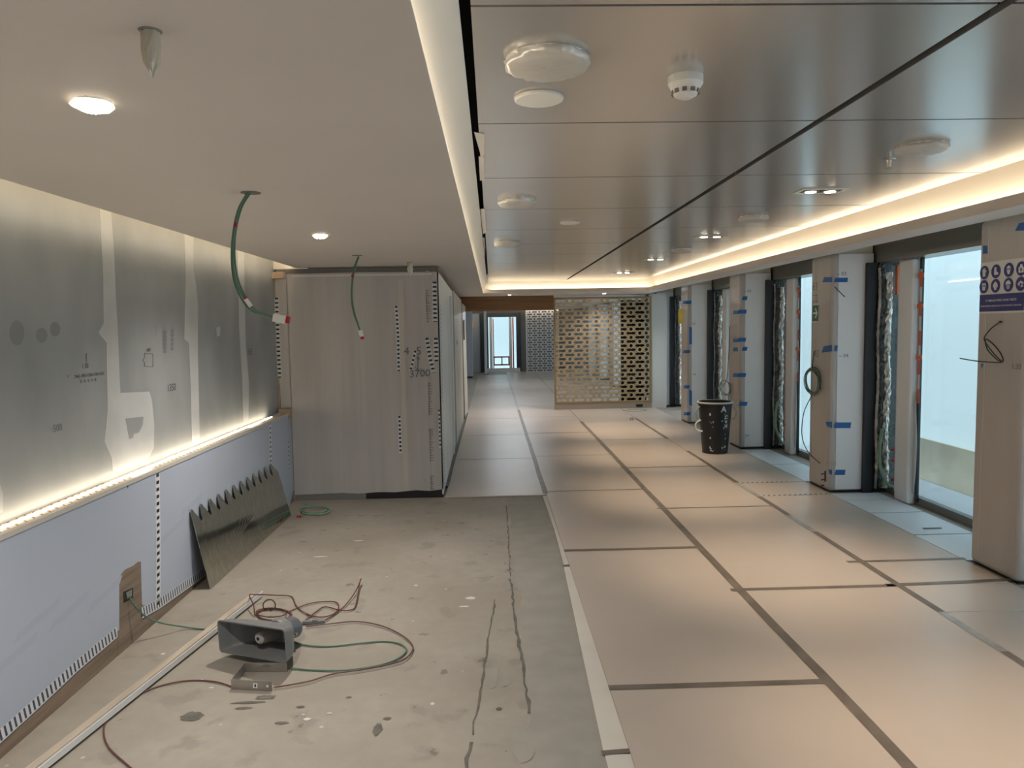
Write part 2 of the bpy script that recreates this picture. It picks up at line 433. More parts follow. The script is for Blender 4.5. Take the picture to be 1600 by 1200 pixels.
# ---------------- ceiling
ceiling = tag(B(-3.2, 3.80, YB, YF, ZD, ZD + .1).build('ceiling', 'deck_dark'), 'upper deck above the suspended ceiling panels', kind='structure')
XE, XL, XS = -.135, 2.73, 2.97       # left edge of recess, right lip, outer edge of right soffit
YE = 12.8
lc = MB()
lc.box(-1.81, XE - .02, YB, 14.2, Z0, Z0 + .03)
lc.box(XE - .02, XE, YB, YE, Z0, Z0 + .012)
lc.box(XE - .02, XS, YE, 14.2, Z0, Z0 + .03); lc.box(XL, XS, YB, YE, Z0, Z0 + .03)
lc.box(-2.5, XS, 14.2, 25.6, Z0, Z0 + .03)
lc.build('plaster_ceiling', 'ceiling_paint', ceiling)
B(XS - .03, XS, YB, 25.6, Z0 + .03, ZD).build('soffit_upstand', 'cove_white', ceiling)
B(XS, 3.56, YB, YF, 2.45, 2.48).build('recess_ceiling', 'cove_white', ceiling)
B(-2.02, -1.7, YB, 7.02, 2.42, 2.45).build('slot_cover', 'cove_white', ceiling)
B(-2.02, -1.70, 7.0, 7.018, 2.19, 2.42).build('slot_end', 'cove_white', ceiling)
B(-1.70, -1.68, YB, 7.0, 2.23, 2.42).build('slot_back', 'cove_white', ceiling)
# coves: right, far end, left
B(XL, XL + .012, YB, YE, Z0 + .03, 2.262).build('cove_lip', 'ceiling_paint', ceiling)
B(XE, XL, YE, YE + .012, Z0 + .03, 2.262).build('cove_lip', 'ceiling_paint', ceiling)
B(2.85, 2.87, YB, YE + .12, Z0 + .03, ZD).build('cove_back', 'cove_white', ceiling)
B(XE - .1, 2.85, YE + .12, YE + .14, Z0 + .03, ZD).build('cove_back', 'cove_white', ceiling)
B(2.60, 2.85, YB, YE + .12, 2.50, ZD).build('cove_top', 'cove_white', ceiling)
B(-.06, 2.85, YE - .1, YE + .12, 2.50, ZD).build('cove_top', 'cove_white', ceiling)
mb = MB(); mb.prism([(-.205, YB, 2.212), (-.062, YB, 2.366), (-.062, YB, 2.378), (-.215, YB, 2.215)], (0, YE - YB + .1, 0)); mb.build('cove_slope', 'cove_white', ceiling)
ys = [1.82 + 1.02 * k for k in range(-5, 11)] + [YE - .13]
for a, b in zip(ys, ys[1:]):
    for x0, x1 in ((-.035, 1.243), (1.277, 2.575)):
        B(x0, x1, a + .006, b - .006, ZP, ZP + .02).build('ceiling_panel', 'panel_metal', ceiling)
B(-.03, 2.57, YB, YE - .13, ZP + .035, ZP + .045).build('joint_shade_sheet', 'deck_dark', ceiling)  # unseen dark sheet added to blacken the panel joints and stop light leaks
# torn protective film at the left panel edge
for pts in ([(741, 207), (757, 210), (757, 243), (752, 245)], [(748, 245), (756, 245), (757, 282), (750, 282)], [(749, 327), (757, 326), (760, 362), (755, 366)], [(751, 370), (757, 372), (758, 400), (755, 402)]):
    P = [pt(x, y, 2, ZP - .004) for x, y in pts]
    MB().prism(P, (0, 0, .002)).build('torn_film', 'plastic_wrap', ceiling)

def led(name, a, label, m='led'):
    o = MB().box(*a).build(name, m); tag(o, label, 'light strip', 'concealed cove light strips'); return o
led('led_strip', (2.785, 2.805, YB, YE, Z0 + .031, Z0 + .040), 'warm light strip hidden in the right-hand ceiling cove above the windows')
led('led_strip', (0, 2.75, YE + .055, YE + .075, Z0 + .031, Z0 + .040), 'warm light strip in the far end ceiling cove above the lattice screen')
led('led_strip', (-.178, -.166, YB, YE, Z0 + .031, Z0 + .040), 'warm light strip along the left edge of the metal panel ceiling', 'led')
led('led_strip', (-1.785, -1.770, YB, 6.98, Z0 + .048, Z0 + .060), 'warm light strip in the ceiling slot above the grey wall', 'led_soft')
led('led_strip', (-1.5, 2.9, 25.72, 25.74, Z0 + .031, Z0 + .05), 'warm light strip in the ceiling of the distant room', 'led')

# ---------------- left wall
wl = tag(B(-2.2, -2.02, YB, 7.2, 0, ZD).build('wall_left', 'gypsum'), 'grey plasterboard wall with pale vertical filler joints', kind='structure')
XW = -2.02
def wallpoly(pix, m, X, name, th=.0012, parent=None):
    P = [wx(x, y, X) for x, y in pix]
    return MB().prism(P, (th, 0, 0)).build(name, m, parent or wl)
wallpoly([(155, 322), (173, 328), (178, 395), (181, 470), (184, 520), (187, 600), (188, 614), (233, 612), (237, 625), (241, 665), (240, 700), (232, 716), (206, 730), (176, 738), (174, 715), (163, 690), (168, 640), (166, 535), (153, 520), (162, 505), (161, 430)], 'joint_filler', XW, 'filler_joint')
wallpoly([(288, 362), (302, 366), (302, 420), (306, 445), (309, 475), (309, 560), (312, 690), (300, 697), (298, 600), (295, 536), (288, 530), (290, 440)], 'joint_filler', XW, 'filler_joint')
wallpoly([(371, 388), (381, 391), (382, 470), (384, 540), (389, 600), (388, 655), (380, 659), (379, 600), (374, 520)], 'joint_filler', XW, 'filler_joint')
wallpoly([(-60, 690), (-8, 735), (4, 770), (4, 800), (-60, 830)], 'joint_filler', XW, 'filler_joint')
wallpoly([(338, 512), (344, 510), (344, 524), (339, 526)], 'joint_filler', XW, 'filler_joint')
wallpoly([(244, 510), (250, 508), (250, 526), (245, 528)], 'filler_smear', XW, 'filler_joint')
wallpoly([(196, 654), (224, 651), (223, 664), (217, 676), (209, 678), (208, 684), (202, 686)], 'gypsum', XW + .0015, 'filler_gap', .0006)
for px in ((15, 500, 38, 540), (56, 512, 74, 536), (78, 503, 94, 526)):
    cx, cy, hx, hy = (px[0] + px[2]) / 2, (px[1] + px[3]) / 2, (px[2] - px[0]) / 2, (px[3] - px[1]) / 2
    wallpoly([(cx + hx * math.cos(t * .45), cy + hy * math.sin(t * .45)) for t in range(14)], 'damp', XW, 'damp_mark', .0004)
YD, ZU = (0, 1, 0), (0, 0, 1)
def wtext(s, x, y, size, m='ink', xd=YD, yd=ZU, X=XW + .001, parent=None): text('marker_note', s, size, wx(x, y, X), xd, yd, m, parent or wl, depth=.0004)
wtext('1350', 268, 606, .065, yd=(0, .1, 1)); wtext('1 50', 133, 572, .035); wtext('2045-1850-1200-1020-1500', 140, 586, .024)
wtext('o  o  o  o  o', 138, 594, .03); wtext('E-E', 391, 550, .07); wtext('600', 232, 547, .03)
for i in range(6): wtext('1020', 257, 519 + i * 6, .028, 'ink_soft')
for i in range(5): wtext('630', 269, 517 + i * 7, .028, 'ink_soft')
wtext('500', 90, 669, .05, 'ink_soft')
def wline(pix, X=XW + .0015, parent=None, m='ink_soft', r=.0018):
    MB().tube([wx(x, y, X) for x, y in pix], r, 5, smooth=False).build('marker_line', m, parent or wl)
wline([(226, 552), (239, 553), (239, 573), (226, 572), (226, 566), (223, 564), (226, 558), (226, 552)]); wline([(135, 552), (135, 566)]); wline([(386, 553), (396, 554)]); wline([(108, 586), (105, 587), (108, 590)])

# lower panel, ledge, base board
XF = -1.91
B(XW, XF - .004, YB, 7.0, .0, .846).build('lower_wall', 'wood_light', wl)
sp = MB()      # white protective film with a ragged lower edge and a cut-out at the socket
low = [(-260, 1330), (-100, 1235), (0, 1150), (60, 1096), (120, 1040), (184, 985)]
cut = [(185, 985), (185, 905), (190, 892), (207, 884), (214, 878), (219, 878)]
lowb = [(221, 945), (238, 950), (250, 945), (270, 930), (303, 908), (380, 850), (452, 792)]
def wz(x, y): p = wx(x, y, XF - .004); return p
A_ = [wz(*p) for p in low]; C_ = [wz(*p) for p in cut]; D_ = [wz(*p) for p in lowb]
poly = [Vector((XF - .004, YB, .14))] + A_ + C_ + D_ + [Vector((XF - .004, 6.99, .12)), Vector((XF - .004, 6.99, .835)), Vector((XF - .004, YB, .835))]
sp.prism(poly, (.004, 0, 0)); sp.build('protective_film', 'film_daylight_tint', wl)
B(XF - .012, XF - .0035, YB, 7.0, 0, .115).build('base_board', 'wood_brown', wl)
wd_ = MB().prism([wx(x, y, XF - .004) for x, y in ((184, 1030), (184, 902), (205, 882), (222, 874), (222, 1000))], (.002, 0, 0)); wd_.build('wood_facing', 'wood_brown', wl)
MB().prism([wx(x, y, XF - .002) for x, y in ((192, 925), (208, 918), (208, 934), (193, 942))], (.001, 0, 0)).build('socket_box', 'black', wl)
MB().prism([wx(x, y, XF - .001) for x, y in ((197, 926), (206, 921), (206, 931), (199, 936))], (.001, 0, 0)).build('socket_plate', 'plinth_grey', wl)
B(XW, XF + .002, YB, 7.0, .846, .850).build('ledge', 'batten_white', wl)
B(XF - .004, XF + .006, YB, 7.0, .832, .853).build('ledge_edge', 'film_cream', wl)
led('ledge_light_strip', (-1.978, -1.969, YB, 6.6, .8535, .858), 'bright light strip lying on the ledge of the grey wall', 'led_ledge')
def tape(pts, wd, side, m, parent, lift, name='striped_tape'): return MB().ribbon(pts, wd, side, lift).build(name, m, parent)
tape([wx(x, y, XF) for x, y in ((246, 740), (247, 840), (247, 945))], .055, (0, 1, 0), 'tape_dash', wl, (.0012, 0, 0))
tape([wx(x, y, XF) for x, y in ((422, 660), (423, 726))], .05, (0, 1, 0), 'tape_dash', wl, (.0012, 0, 0))
tape([wx(x, y, XF) for x, y in ((-260, 1332), (-100, 1237), (0, 1150), (60, 1096), (120, 1040), (183, 987))], .055, (0, 0, 1), 'tape_comb', wl, (.0012, 0, 0))
tape([wx(x, y, XF) for x, y in ((221, 958), (250, 942), (270, 928), (303, 905), (360, 865))], .06, (0, 0, 1), 'tape_comb', wl, (.0012, 0, 0))
tape([wx(x, y, XF) for x, y in ((450, 690), (452, 738))], .025, (0, 1, 0), 'tape_stripe', wl, (.0012, 0, 0))
for a, b in ((YB, 3.95), (4.2, 5.9), (6.2, 6.9)): tape([(-1.945, a, .8535), (-1.942, b, .8535)], .035, (1, 0, 0), 'tape_comb_warm', wl, (0, 0, 0))
for a, b in ((2.5, 3.3), (3.3, 3.85)): tape([(-2.003, a, .8528), (-2.0, b, .8528)], .025, (1, 0, 0), 'tape_comb_warm', wl, (0, 0, 0))
B(-2.0, XF + .01, 6.9, 6.995, .80, .89).build('wood_block', 'wood_raw', wl); B(-2.019, XF, 6.93, 6.995, 2.10, 2.16).build('wood_block', 'wood_raw', wl)
# loose torn film on the ledge, and slit in the film
wline([(199, 754), (200, 763)], XF + .001, m='ink')
for i, (x, y) in enumerate(((60, 970), (110, 955), (20, 1030), (165, 930), (300, 790), (270, 830))):
    P = wx(x, y, XF + .0005); MB().prism([P + Vector((0, dy, dz)) for dy, dz in ((-.16, -.03), (.14, .01), (.17, .045), (-.13, .005))], (.0004, 0, 0)).build('faint_print', 'print_faint', wl)

# ---------------- wrapped partition block
wp = tag(B(-2.02, -.56, 7.02, 14.1, 0, 2.15).build('wall_partition', 'shadow_gap'), 'large wrapped partition block standing beside the corridor', kind='structure')
YP = 7.0
bot = [(-1.905, .055), (-1.7, .06), (-1.45, .065), (-1.3, .055), (-1.1, .065), (-.95, .06), (-.75, .075), (-.62, .065), (-.49, .08)]
MB().prism([(x, YP, z) for x, z in bot] + [(-.49, YP, 2.145), (-1.2, YP, 2.15), (-1.905, YP, 2.145)], (0, .012, 0)).build('front_film', 'film_shaded', wp)
B(-1.905, -1.23, YP + .004, YP + .02, 0, .075).build('plinth', 'plinth_grey', wp); B(-1.23, -.495, YP + .004, YP + .02, 0, .08).build('plinth', 'black', wp)
B(-1.93, -1.907, YP - .002, YP + .02, .0, .80).build('wood_strip', 'wood_raw', wp); B(-2.018, -2.005, YP - .002, YP + .02, .89, 2.1).build('wood_strip', 'wood_raw', wp)
MB().prism([(-2.0, YP, .89), (-1.9, YP, .89), (-1.9, YP, 2.145), (-2.015, YP, 2.145)], (0, .01, 0)).build('front_film', 'film_shaded', wp)
B(-2.0, -.5, YP + .005, YP + .02, 2.145, 2.195).build('shadow_gap_trim', 'shadow_gap', wp)
B(-1.85, -.55, YP - .004, YP, 2.118, 2.132).build('film_edge', 'film_pale', wp)
for x, z0, z1, wd in ((-.845, .07, 2.08, .045), (-.80, .3, 2.0, .008), (-1.32, .1, 2.05, .01), (-1.75, .3, 1.9, .008), (-1.25, .1, 1.6, .006)):
    B(x - wd / 2, x + wd / 2, YP - .003, YP, z0, z1).build('film_fold', 'film_cream' if wd > .03 else 'film_shaded', wp)
def ftape(pix, wd, m='tape_stripe'):
    P = [wy(x, y, YP - .004) for x, y in pix]; d = (P[-1] - P[0]).normalized(); side = d.cross(Vector((0, 1, 0)))
    tape(P, wd, side, m, wp, (0, -.001, 0))
ftape([(432, 465), (434, 520), (437, 590)], .04)
ftape([(619, 478), (622, 525), (623, 580)], .034, 'tape_dash'); ftape([(624, 650), (626, 708)], .034, 'tape_dash')
ftape([(667, 528), (672, 560), (678, 582)], .045); ftape([(649, 548), (645, 565), (641, 580)], .028)
ftape([(679, 440), (680, 503)], .048); ftape([(681, 528), (682, 566)], .048); ftape([(686, 640), (688, 700)], .02)
text('marker_note', '4  5', .11, wy(645, 549, YP - .005), (1, 0, 0), ZU, 'ink_soft', wp); text('marker_note', '3700', .10, wy(656, 584, YP - .005), (1, 0, .05), ZU, 'ink_soft', wp)
for seg in ([(653, 556), (653, 580)], [(650, 561), (653, 556), (656, 562)], [(649, 573), (653, 580), (658, 576)]):
    MB().tube([wy(x, y, YP - .004) for x, y in seg], .003, 5, False).build('marker_line', 'ink_soft', wp)
for y0, y1 in ((425, 436), (455, 508), (532, 552), (600, 652), (672, 725), (745, 772)):
    n = int((y1 - y0) / 4); mb = MB()
    for k in range(n):
        y = y0 + k * 4 + random.uniform(-.3, .3); p = wy(668 + (y - 440) * .025, y, YP - .0035)
        mb.box(p.x - .018, p.x + .018 - random.choice((0, 0, .012)), YP - .0035, YP - .003, p.z, p.z + .012); mb.box(p.x - .018, p.x - .011, YP - .0035, YP - .003, p.z - .008, p.z + .012)
    mb.build('printed_band', 'print_grey', wp)
# corridor side sheets
MB().prism([(-.49, 7.0, .03), (-.515, 9.95, .03), (-.515, 9.95, 2.10), (-.49, 7.0, 2.145)], (-.012, 0, 0)).build('side_film', 'film_pale', wp)
MB().prism([(-.505, 10.05, .02), (-.52, 13.0, .02), (-.52, 13.0, 2.09), (-.505, 10.05, 2.12)], (-.02, 0, 0)).build('side_panel', 'film_cream', wp)
MB().prism([(-.50, 13.1, .0), (-.48, 14.1, .0), (-.49, 14.1, 2.02), (-.51, 13.1, 2.05)], (-.02, 0, 0)).build('side_panel', 'film_cream', wp)
for y, z0, z1 in ((7.16, .9, 1.85), (7.14, .1, .75), (8.5, .5, 1.75), (9.7, .3, 1.8)): tape([(-.489, y, z0), (-.49, y, z1)], .05 if y < 8 else .03, (0, 1, 0), 'tape_dash', wp, (.002 if y < 8 else -.008, 0, 0))
B(-.5, -.478, 9.0, 9.03, .08, 2.0).build('film_fold', 'film_white', wp)
B(-.500, -.497, 10.6, 10.75, 1.38, 1.44).build('blue_tape', 'blue_tape', wp)
B(-.497, -.485, 13.2, 13.5, 1.40, 1.75).build('latch_plate', 'wood_brown', wp)
B(-.5, -.47, 7.4, 13.9, 0, .02).build('skirting', 'black', wp)

# ---------------- doorway beam, far room
tag(B(-.6, 1.19, 14.12, 14.22, 1.925, Z0).build('trim_1', 'wood_beam'), 'dark brown wood beam over the passage opening', kind='structure')
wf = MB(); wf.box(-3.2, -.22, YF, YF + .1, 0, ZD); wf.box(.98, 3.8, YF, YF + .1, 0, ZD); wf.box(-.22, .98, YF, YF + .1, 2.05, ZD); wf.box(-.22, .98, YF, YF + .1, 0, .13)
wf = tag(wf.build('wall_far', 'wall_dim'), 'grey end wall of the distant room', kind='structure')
tag(B(-3.2, -3.1, 7.2, YF, 0, ZD).build('wall_far_left', 'wall_plain'), 'plain side wall of the distant room', kind='structure')
tag(B(-3.2, 3.8, YB - .1, YB, 0, ZD).build('wall_back', 'wall_plain'), 'plain wall behind the camera', kind='structure')
wn = empty('window_7', (.38, YF, .13), 'dark framed window at the end of the distant room', kind='structure')
for a in ((-.28, -.12, 1), (.88, 1.04, 1)): B(a[0], a[1], YF - .06, YF, .05, 2.12).build('jamb', 'frame_dark', wn)
B(-.12, .88, YF - .06, YF, 1.97, 2.12).build('head_frame', 'frame_dark', wn); B(-.2, 1.0, YF - .08, YF, .0, .14).build('sill', 'post_white', wn)
for x in (-.08, .62): B(x, x + .1, YF - .10, YF - .02, .14, 1.97).build('post', 'post_white', wn)
B(-.22, .98, YF + .03, YF + .035, .13, 2.05).build('pane', 'glass', wn)
B(.74, .79, YF - .12, YF - .1, .14, 1.95).build('orange_strip', 'orange', wn); B(.04, .075, YF - .12, YF - .1, .14, 1.9).build('orange_strip', 'orange', wn)
for z in (.24, .52): B(.05, .62, YF - .13, YF - .11, z, z + .05).build('red_rail', 'red_plastic', wn)
for x in (.05, .33, .58): B(x, x + .04, YF - .13, YF - .11, .24, .55).build('red_post', 'red_plastic', wn)

# ---------------- window side: pillars and bays
PITCH = 2.52
PY = [4.30 + PITCH * k for k in range(-3, 9)]          # front faces of pillars
XPI, XPO = 3.16, 3.55
hd = tag(B(3.56, 3.80, YB, YF, 2.15, ZD).build('trim_2', 'header_metal'), 'dark metal header running above all the windows', kind='structure')

def foil_strip(x0, x1, y, z0, z1, amp, nx=8, nz=70):
    mb = MB(); n0 = 0
    for j in range(nz + 1):
        for i in range(nx + 1):
            u = i / nx; x = x0 + (x1 - x0) * u + random.uniform(-1, 1) * amp * .5 + .006 * math.sin(j * .23)
            mb.v.append((x, y + random.uniform(-1, 1) * amp - .03 * math.sin(u * math.pi), z0 + (z1 - z0) * j / nz))
    for j in range(nz):
        for i in range(nx):
            a = j * (nx + 1) + i; mb.f.append((a, a + 1, a + nx + 2, a + nx + 1))
    return mb
def bay(n, y0, y1, detail, label):
    """window bay between pillars: y0 = back of the nearer pillar, y1 = front of the farther one"""
    wn = empty('window_%d' % n, (3.66, (y0 + y1) / 2, 0), label, kind='structure')
    B(3.47, 3.56, y1 - .055, y1 - .003, 0, 2.15).build('jamb', 'frame_dark', wn)
    B(3.70, 3.76, y0, y1, .0, .07).build('sill', 'plinth_grey', wn)
    B(3.715, 3.722, y0, y1, .07, 2.15).build('pane', 'glass', wn)
    B(3.60, 3.76, y1 - .02, y1 - .003, 0, 2.15).build('reveal', 'foil_dark', wn)
    B(3.62, 3.70, y1 - .52, y1 - .30, .0, 2.15).build('post', 'post_white', wn, bevel=.02)
    B(3.68, 3.70, y1 - .56, y1 - .525, .03, 2.15).build('pane_edge', 'frame_dark', wn)
    if detail:
        foil_strip(3.565, 3.645, y1 - .05, .06, 2.13, .012, 4).build('dark_foil', 'foil_dark', wn)
        foil_strip(3.635, 3.695, y1 - .06, .05, 2.06, .014, 6).build('silver_foil', 'foil', wn)
        foil_strip(3.558, 3.575, y1 - .075, .05, 2.1, .005, 2).build('silver_foil', 'foil', wn)
        B(3.70, 3.713, y1 - .14, y1 - .10, 1.85 if n == 4 else .1, 2.12).build('orange_strip', 'orange', wn)
        B(3.690, 3.712, y1 - .24, y1 - .18, .05, 2.13).build('inner_strip', 'white_sheet', wn)
        if detail > 1:
            tape([(3.665, y1 - .575, .9), (3.665, y1 - .575, 2.05)], .035, (0, 1, 0), 'tape_redwhite', wn, (0, 0, 0), 'warning_tape')
            for z in (1.98, 1.72, 1.28): B(3.66, 3.664, y1 - .62, y1 - .53, z, z + .035).build('orange_tab', 'orange', wn)
            MB().tube([(3.60, y1 - .12, .62), (3.575, y1 - .13, .45), (3.58, y1 - .13, .28), (3.64, y1 - .14, .12), (3.68, y1 - .15, .08)], .016, 8).build('green_hose', 'pale_green', wn)
            for z in (.14, .32, .42): MB().lathe([(.012, 0), (.014, .01), (.012, .022)], (3.68, y1 - .17, z), 10).build('red_cap', 'red_plastic', wn)
            mb = MB()
            for a, b in ((1.0, .55), (.55, .3), (.3, .1)): mb.prism([(3.66, y1 - .52, a), (3.65, y1 - .55 - .05 * math.sin(a * 3), a), (3.65, y1 - .55 - .05 * math.sin(b * 3), b), (3.66, y1 - .52, b)], (.002, 0, 0))
            mb.build('loose_film', 'plastic_wrap', wn)
    return wn
bays = {}
names = {0: 'bright window between the two nearest wrapped pillars', 1: 'second bright window beyond the arrow sign pillar', 2: 'window with crumpled foil behind the black bucket', 3: 'narrow window opening beside the lattice screen column'}
cnt = 0
for k in range(-3, 8):
    i = k + 3; cnt += 1
    if i + 1 >= len(PY): break
    y0, y1 = PY[i] + .45, PY[i + 1]
    num = k + 1 if k >= 0 else 10
    lb = names.get(k, 'window out of view behind the camera' if k < 0 else 'daylit window of the distant room beyond the screen')
    bays[k] = bay(cnt if cnt < 7 else cnt + 1, y0, y1, 2 if k in (0, 1) else (1 if k in (2, 3) else 0), lb)
# white sheets on the floor by the window sills
for a, b in ((4.76, 5.35), (5.37, 6.0), (6.02, 6.45), (6.47, 6.74), (7.3, 8.2), (8.22, 9.2)):
    B(3.142, 3.60 if a < 7 else 3.5, a, b, .001, .009 + random.uniform(0, .004)).build('edge_sheet', 'white_sheet', floor)
B(3.30, 3.44, 5.50, 5.52, .013, .018).build('bolt_bar', 'plinth_grey', floor)

def pillar(y, label, dark_base=True, d=.45):
    e = empty('wrapped_pillar', (XPI + .2, y + .2, 0), label, 'pillar', 'wrapped pillars along the window side')
    B(XPI, XPO, y, y + d, .012, 2.245).build('wrapping', 'film_shaded', e, bevel=.035, seg=4)
    B(XPI + .06, XPO - .002, y - .008, y + .004, .03, 2.24).build('front_sheet', 'film_white', e, bevel=.004)
    B(XPI + .02, XPO + .22, y + .012, y + d, 0, .012).build('base_gasket', 'black', e)
    B(XPI + .03, XPO, y + .02, y + d - .01, 2.2, 2.45).build('pillar_head', 'cove_white', e)
    B(XPO, 3.80, y + .003, y + d - .003, .012, 2.15).build('core', 'frame_dark', e)
    B(XPI - .003, XPI + .004, y + d - .10, y + d - .095, .1, 2.2).build('film_fold', 'film_pale', e)
    return e
plab = {0: 'wrapped pillar nearest the camera carrying the blue and white safety sign', 1: 'wrapped pillar with green arrow sign and coiled cable',
        2: 'wrapped pillar directly behind the black bucket with many blue tapes', 3: 'wrapped pillar farthest along, with small yellow notices'}
pillars = {}
for k in range(-3, 9):
    i = k + 3
    if i < len(PY): pillars[k] = pillar(PY[i], plab.get(k, {-1: 'wrapped pillar ahead of the camera just outside the view', -2: 'wrapped pillar beside the camera outside the view', -3: 'wrapped pillar behind the camera by the end wall'}.get(k) if k < 0 else 'wrapped pillar in the distant room beyond the lattice screen'))
def btape(k, pix, face):
    """blue tape: face 'f' on the front (Y), 's' on the room side (X)"""
    y = PY[k + 3]
    if face == 'f': MB().prism([wy(a, b, y - .0085) for a, b in pix], (0, -.001, 0)).build('blue_tape', 'blue_tape', pillars[k])
    else: MB().prism([wx(a, b, XPI - .0005) for a, b in pix], (-.001, 0, 0)).build('blue_tape', 'blue_tape', pillars[k])
def hor(k, x0, x1, y0, y1, sl=4):
    """tape wrapped over the corner, measured in pixels on the front sheet"""
    y = PY[k + 3]; xc = 768 + 0
    btape(k, [(x0 + sl, y0), (x1, y0), (x1 - sl * .6, y1), (x0, y1)], 'f')
hor(1, 1303, 1325, 434, 441, 2); hor(1, 1304, 1309, 540, 549, 1); hor(1, 1303, 1330, 660, 669, 2); hor(1, 1304, 1321, 734, 742, 2)
for pix in ([(1288, 433), (1300, 433), (1300, 441), (1285, 441)], [(1287, 541), (1300, 539), (1300, 549), (1284, 551)], [(1290, 659), (1300, 659), (1300, 669), (1292, 666)], [(1294, 734), (1300, 734), (1300, 742), (1296, 740)]): btape(1, pix, 's')
for y, x0, x1 in ((463, 1157, 1168), (484, 1150, 1167), (528, 1150, 1166), (542, 1157, 1168), (583, 1150, 1166), (628, 1152, 1168)): hor(2, x0 + 2, x1, y, y + 6, 2)
for y in (485, 529, 543, 583): btape(2, [(1146, y), (1153, y), (1153, y + 6), (1145, y + 6)], 's')
for y, x0, x1 in ((470, 1068, 1081), (547, 1068, 1079), (602, 1069, 1078), (644, 1069, 1079)): hor(3, x0 + 3, x1, y, y + 5, 2); btape(3, [(x0, y), (x0 + 5, y), (x0 + 5, y + 5), (x0 - 1, y + 5)], 's')
btape(3, [(1077, 510), (1081, 512), (1081, 538), (1077, 538)], 'f'); btape(3, [(1077, 608), (1081, 611), (1081, 635), (1077, 632)], 'f')
btape(0, [(1536, 384), (1543, 384), (1543, 396), (1536, 397)], 's'); btape(0, [(1592, 349), (1604, 346), (1604, 360), (1586, 361)], 's'); btape(0, [(1533, 569), (1537, 568), (1534, 576)], 's')
SIDE = (0, -1, 0)
def pmark(k, s, x, y, size, face='f', m='ink_soft'):
    if face == 'f': text('marker_note', s, size, wy(x, y, PY[k + 3] - .0085), (1, 0, 0), ZU, m, pillars[k], depth=.0004)
    else: text('marker_note', s, size, wx(x, y, XPI - .0005), SIDE, ZU, m, pillars[k], depth=.0008)
pmark(1, '~ 03', 1315, 428, .05); pmark(1, '~ 04', 1318, 556, .05); pmark(1, '22', 1274, 467, .11, 's'); pmark(1, 'A5', 1276, 553, .10, 's'); pmark(1, '61', 1274, 448, .12, 's'); pmark(0, '1:30', 1588, 573, .05, 's')
pmark(2, '~ 03', 1168, 455, .05); pmark(2, '~ 04', 1165, 681, .05); pmark(3, '~ 03', 1082, 506, .05); pmark(3, '~ 04', 1083, 585, .05)
for i in range(5): pmark(1, '|', 1292 + i * 3.5, 724, .05, 's', 'ink')
for i in range(4): MB().prism([wx(1283 + dx, 740 + i * 9 + dy, XPI - .0006) for dx, dy in ((0, 0), (5, -1), (5, 1), (0, 2))], (-.001, 0, 0)).build('tape_dash', 'ink', pillars[1])
MB().prism([wx(a, b, XPI - .0006) for a, b in ((1288, 736), (1291, 735), (1291, 752), (1288, 753))], (-.001, 0, 0)).build('slot', 'ink', pillars[1])
p0 = wy(1304, 448, PY[4] - .0095); p1_ = wy(1320, 464, PY[4] - .0095); MB().tube([p0, p0.lerp(p1_, .5), p1_], .004, 6).build('marker_line', 'ink', pillars[1])

# white column panel at the screen end
tag(B(3.07, 3.36, 14.16, 14.3, 0, 2.2).build('end_column', 'film_pale', bevel=.004), 'plain pale column panel at the right end of the lattice screen', 'column')

# ---------------- outside
tag(B(5.0, 5.01, 3.0, 13.6, -1.0, 6).build('tarpaulin', 'tarp'), 'white translucent sheeting hung outside the windows', 'sheeting')
tag(B(5.0, 5.01, 17.6, 30, -1.0, 6).build('tarpaulin', 'tarp'), 'white translucent sheeting hung outside the distant room', 'sheeting')
tag(B(-4, 5, 28.0, 28.01, -1, 6).build('tarpaulin', 'tarp'), 'white translucent sheeting outside the far end window', 'sheeting')
e = empty('bulwark_panel', (4.6, 6.8, -.3), 'beige board with white lower part standing outside the nearest window', 'panel')
B(4.6, 4.63, 5.0, 8.2, -.09, .35).build('beige_board', 'bulwark', e); B(4.58, 4.62, 5.0, 8.2, -.35, -.09).build('white_board', 'outer_white', e)
tag(B(3.82, 5.0, -4, 28, -.45, -.35).build('outer_deck', 'outer_white'), 'pale deck surface outside the windows', kind='structure')

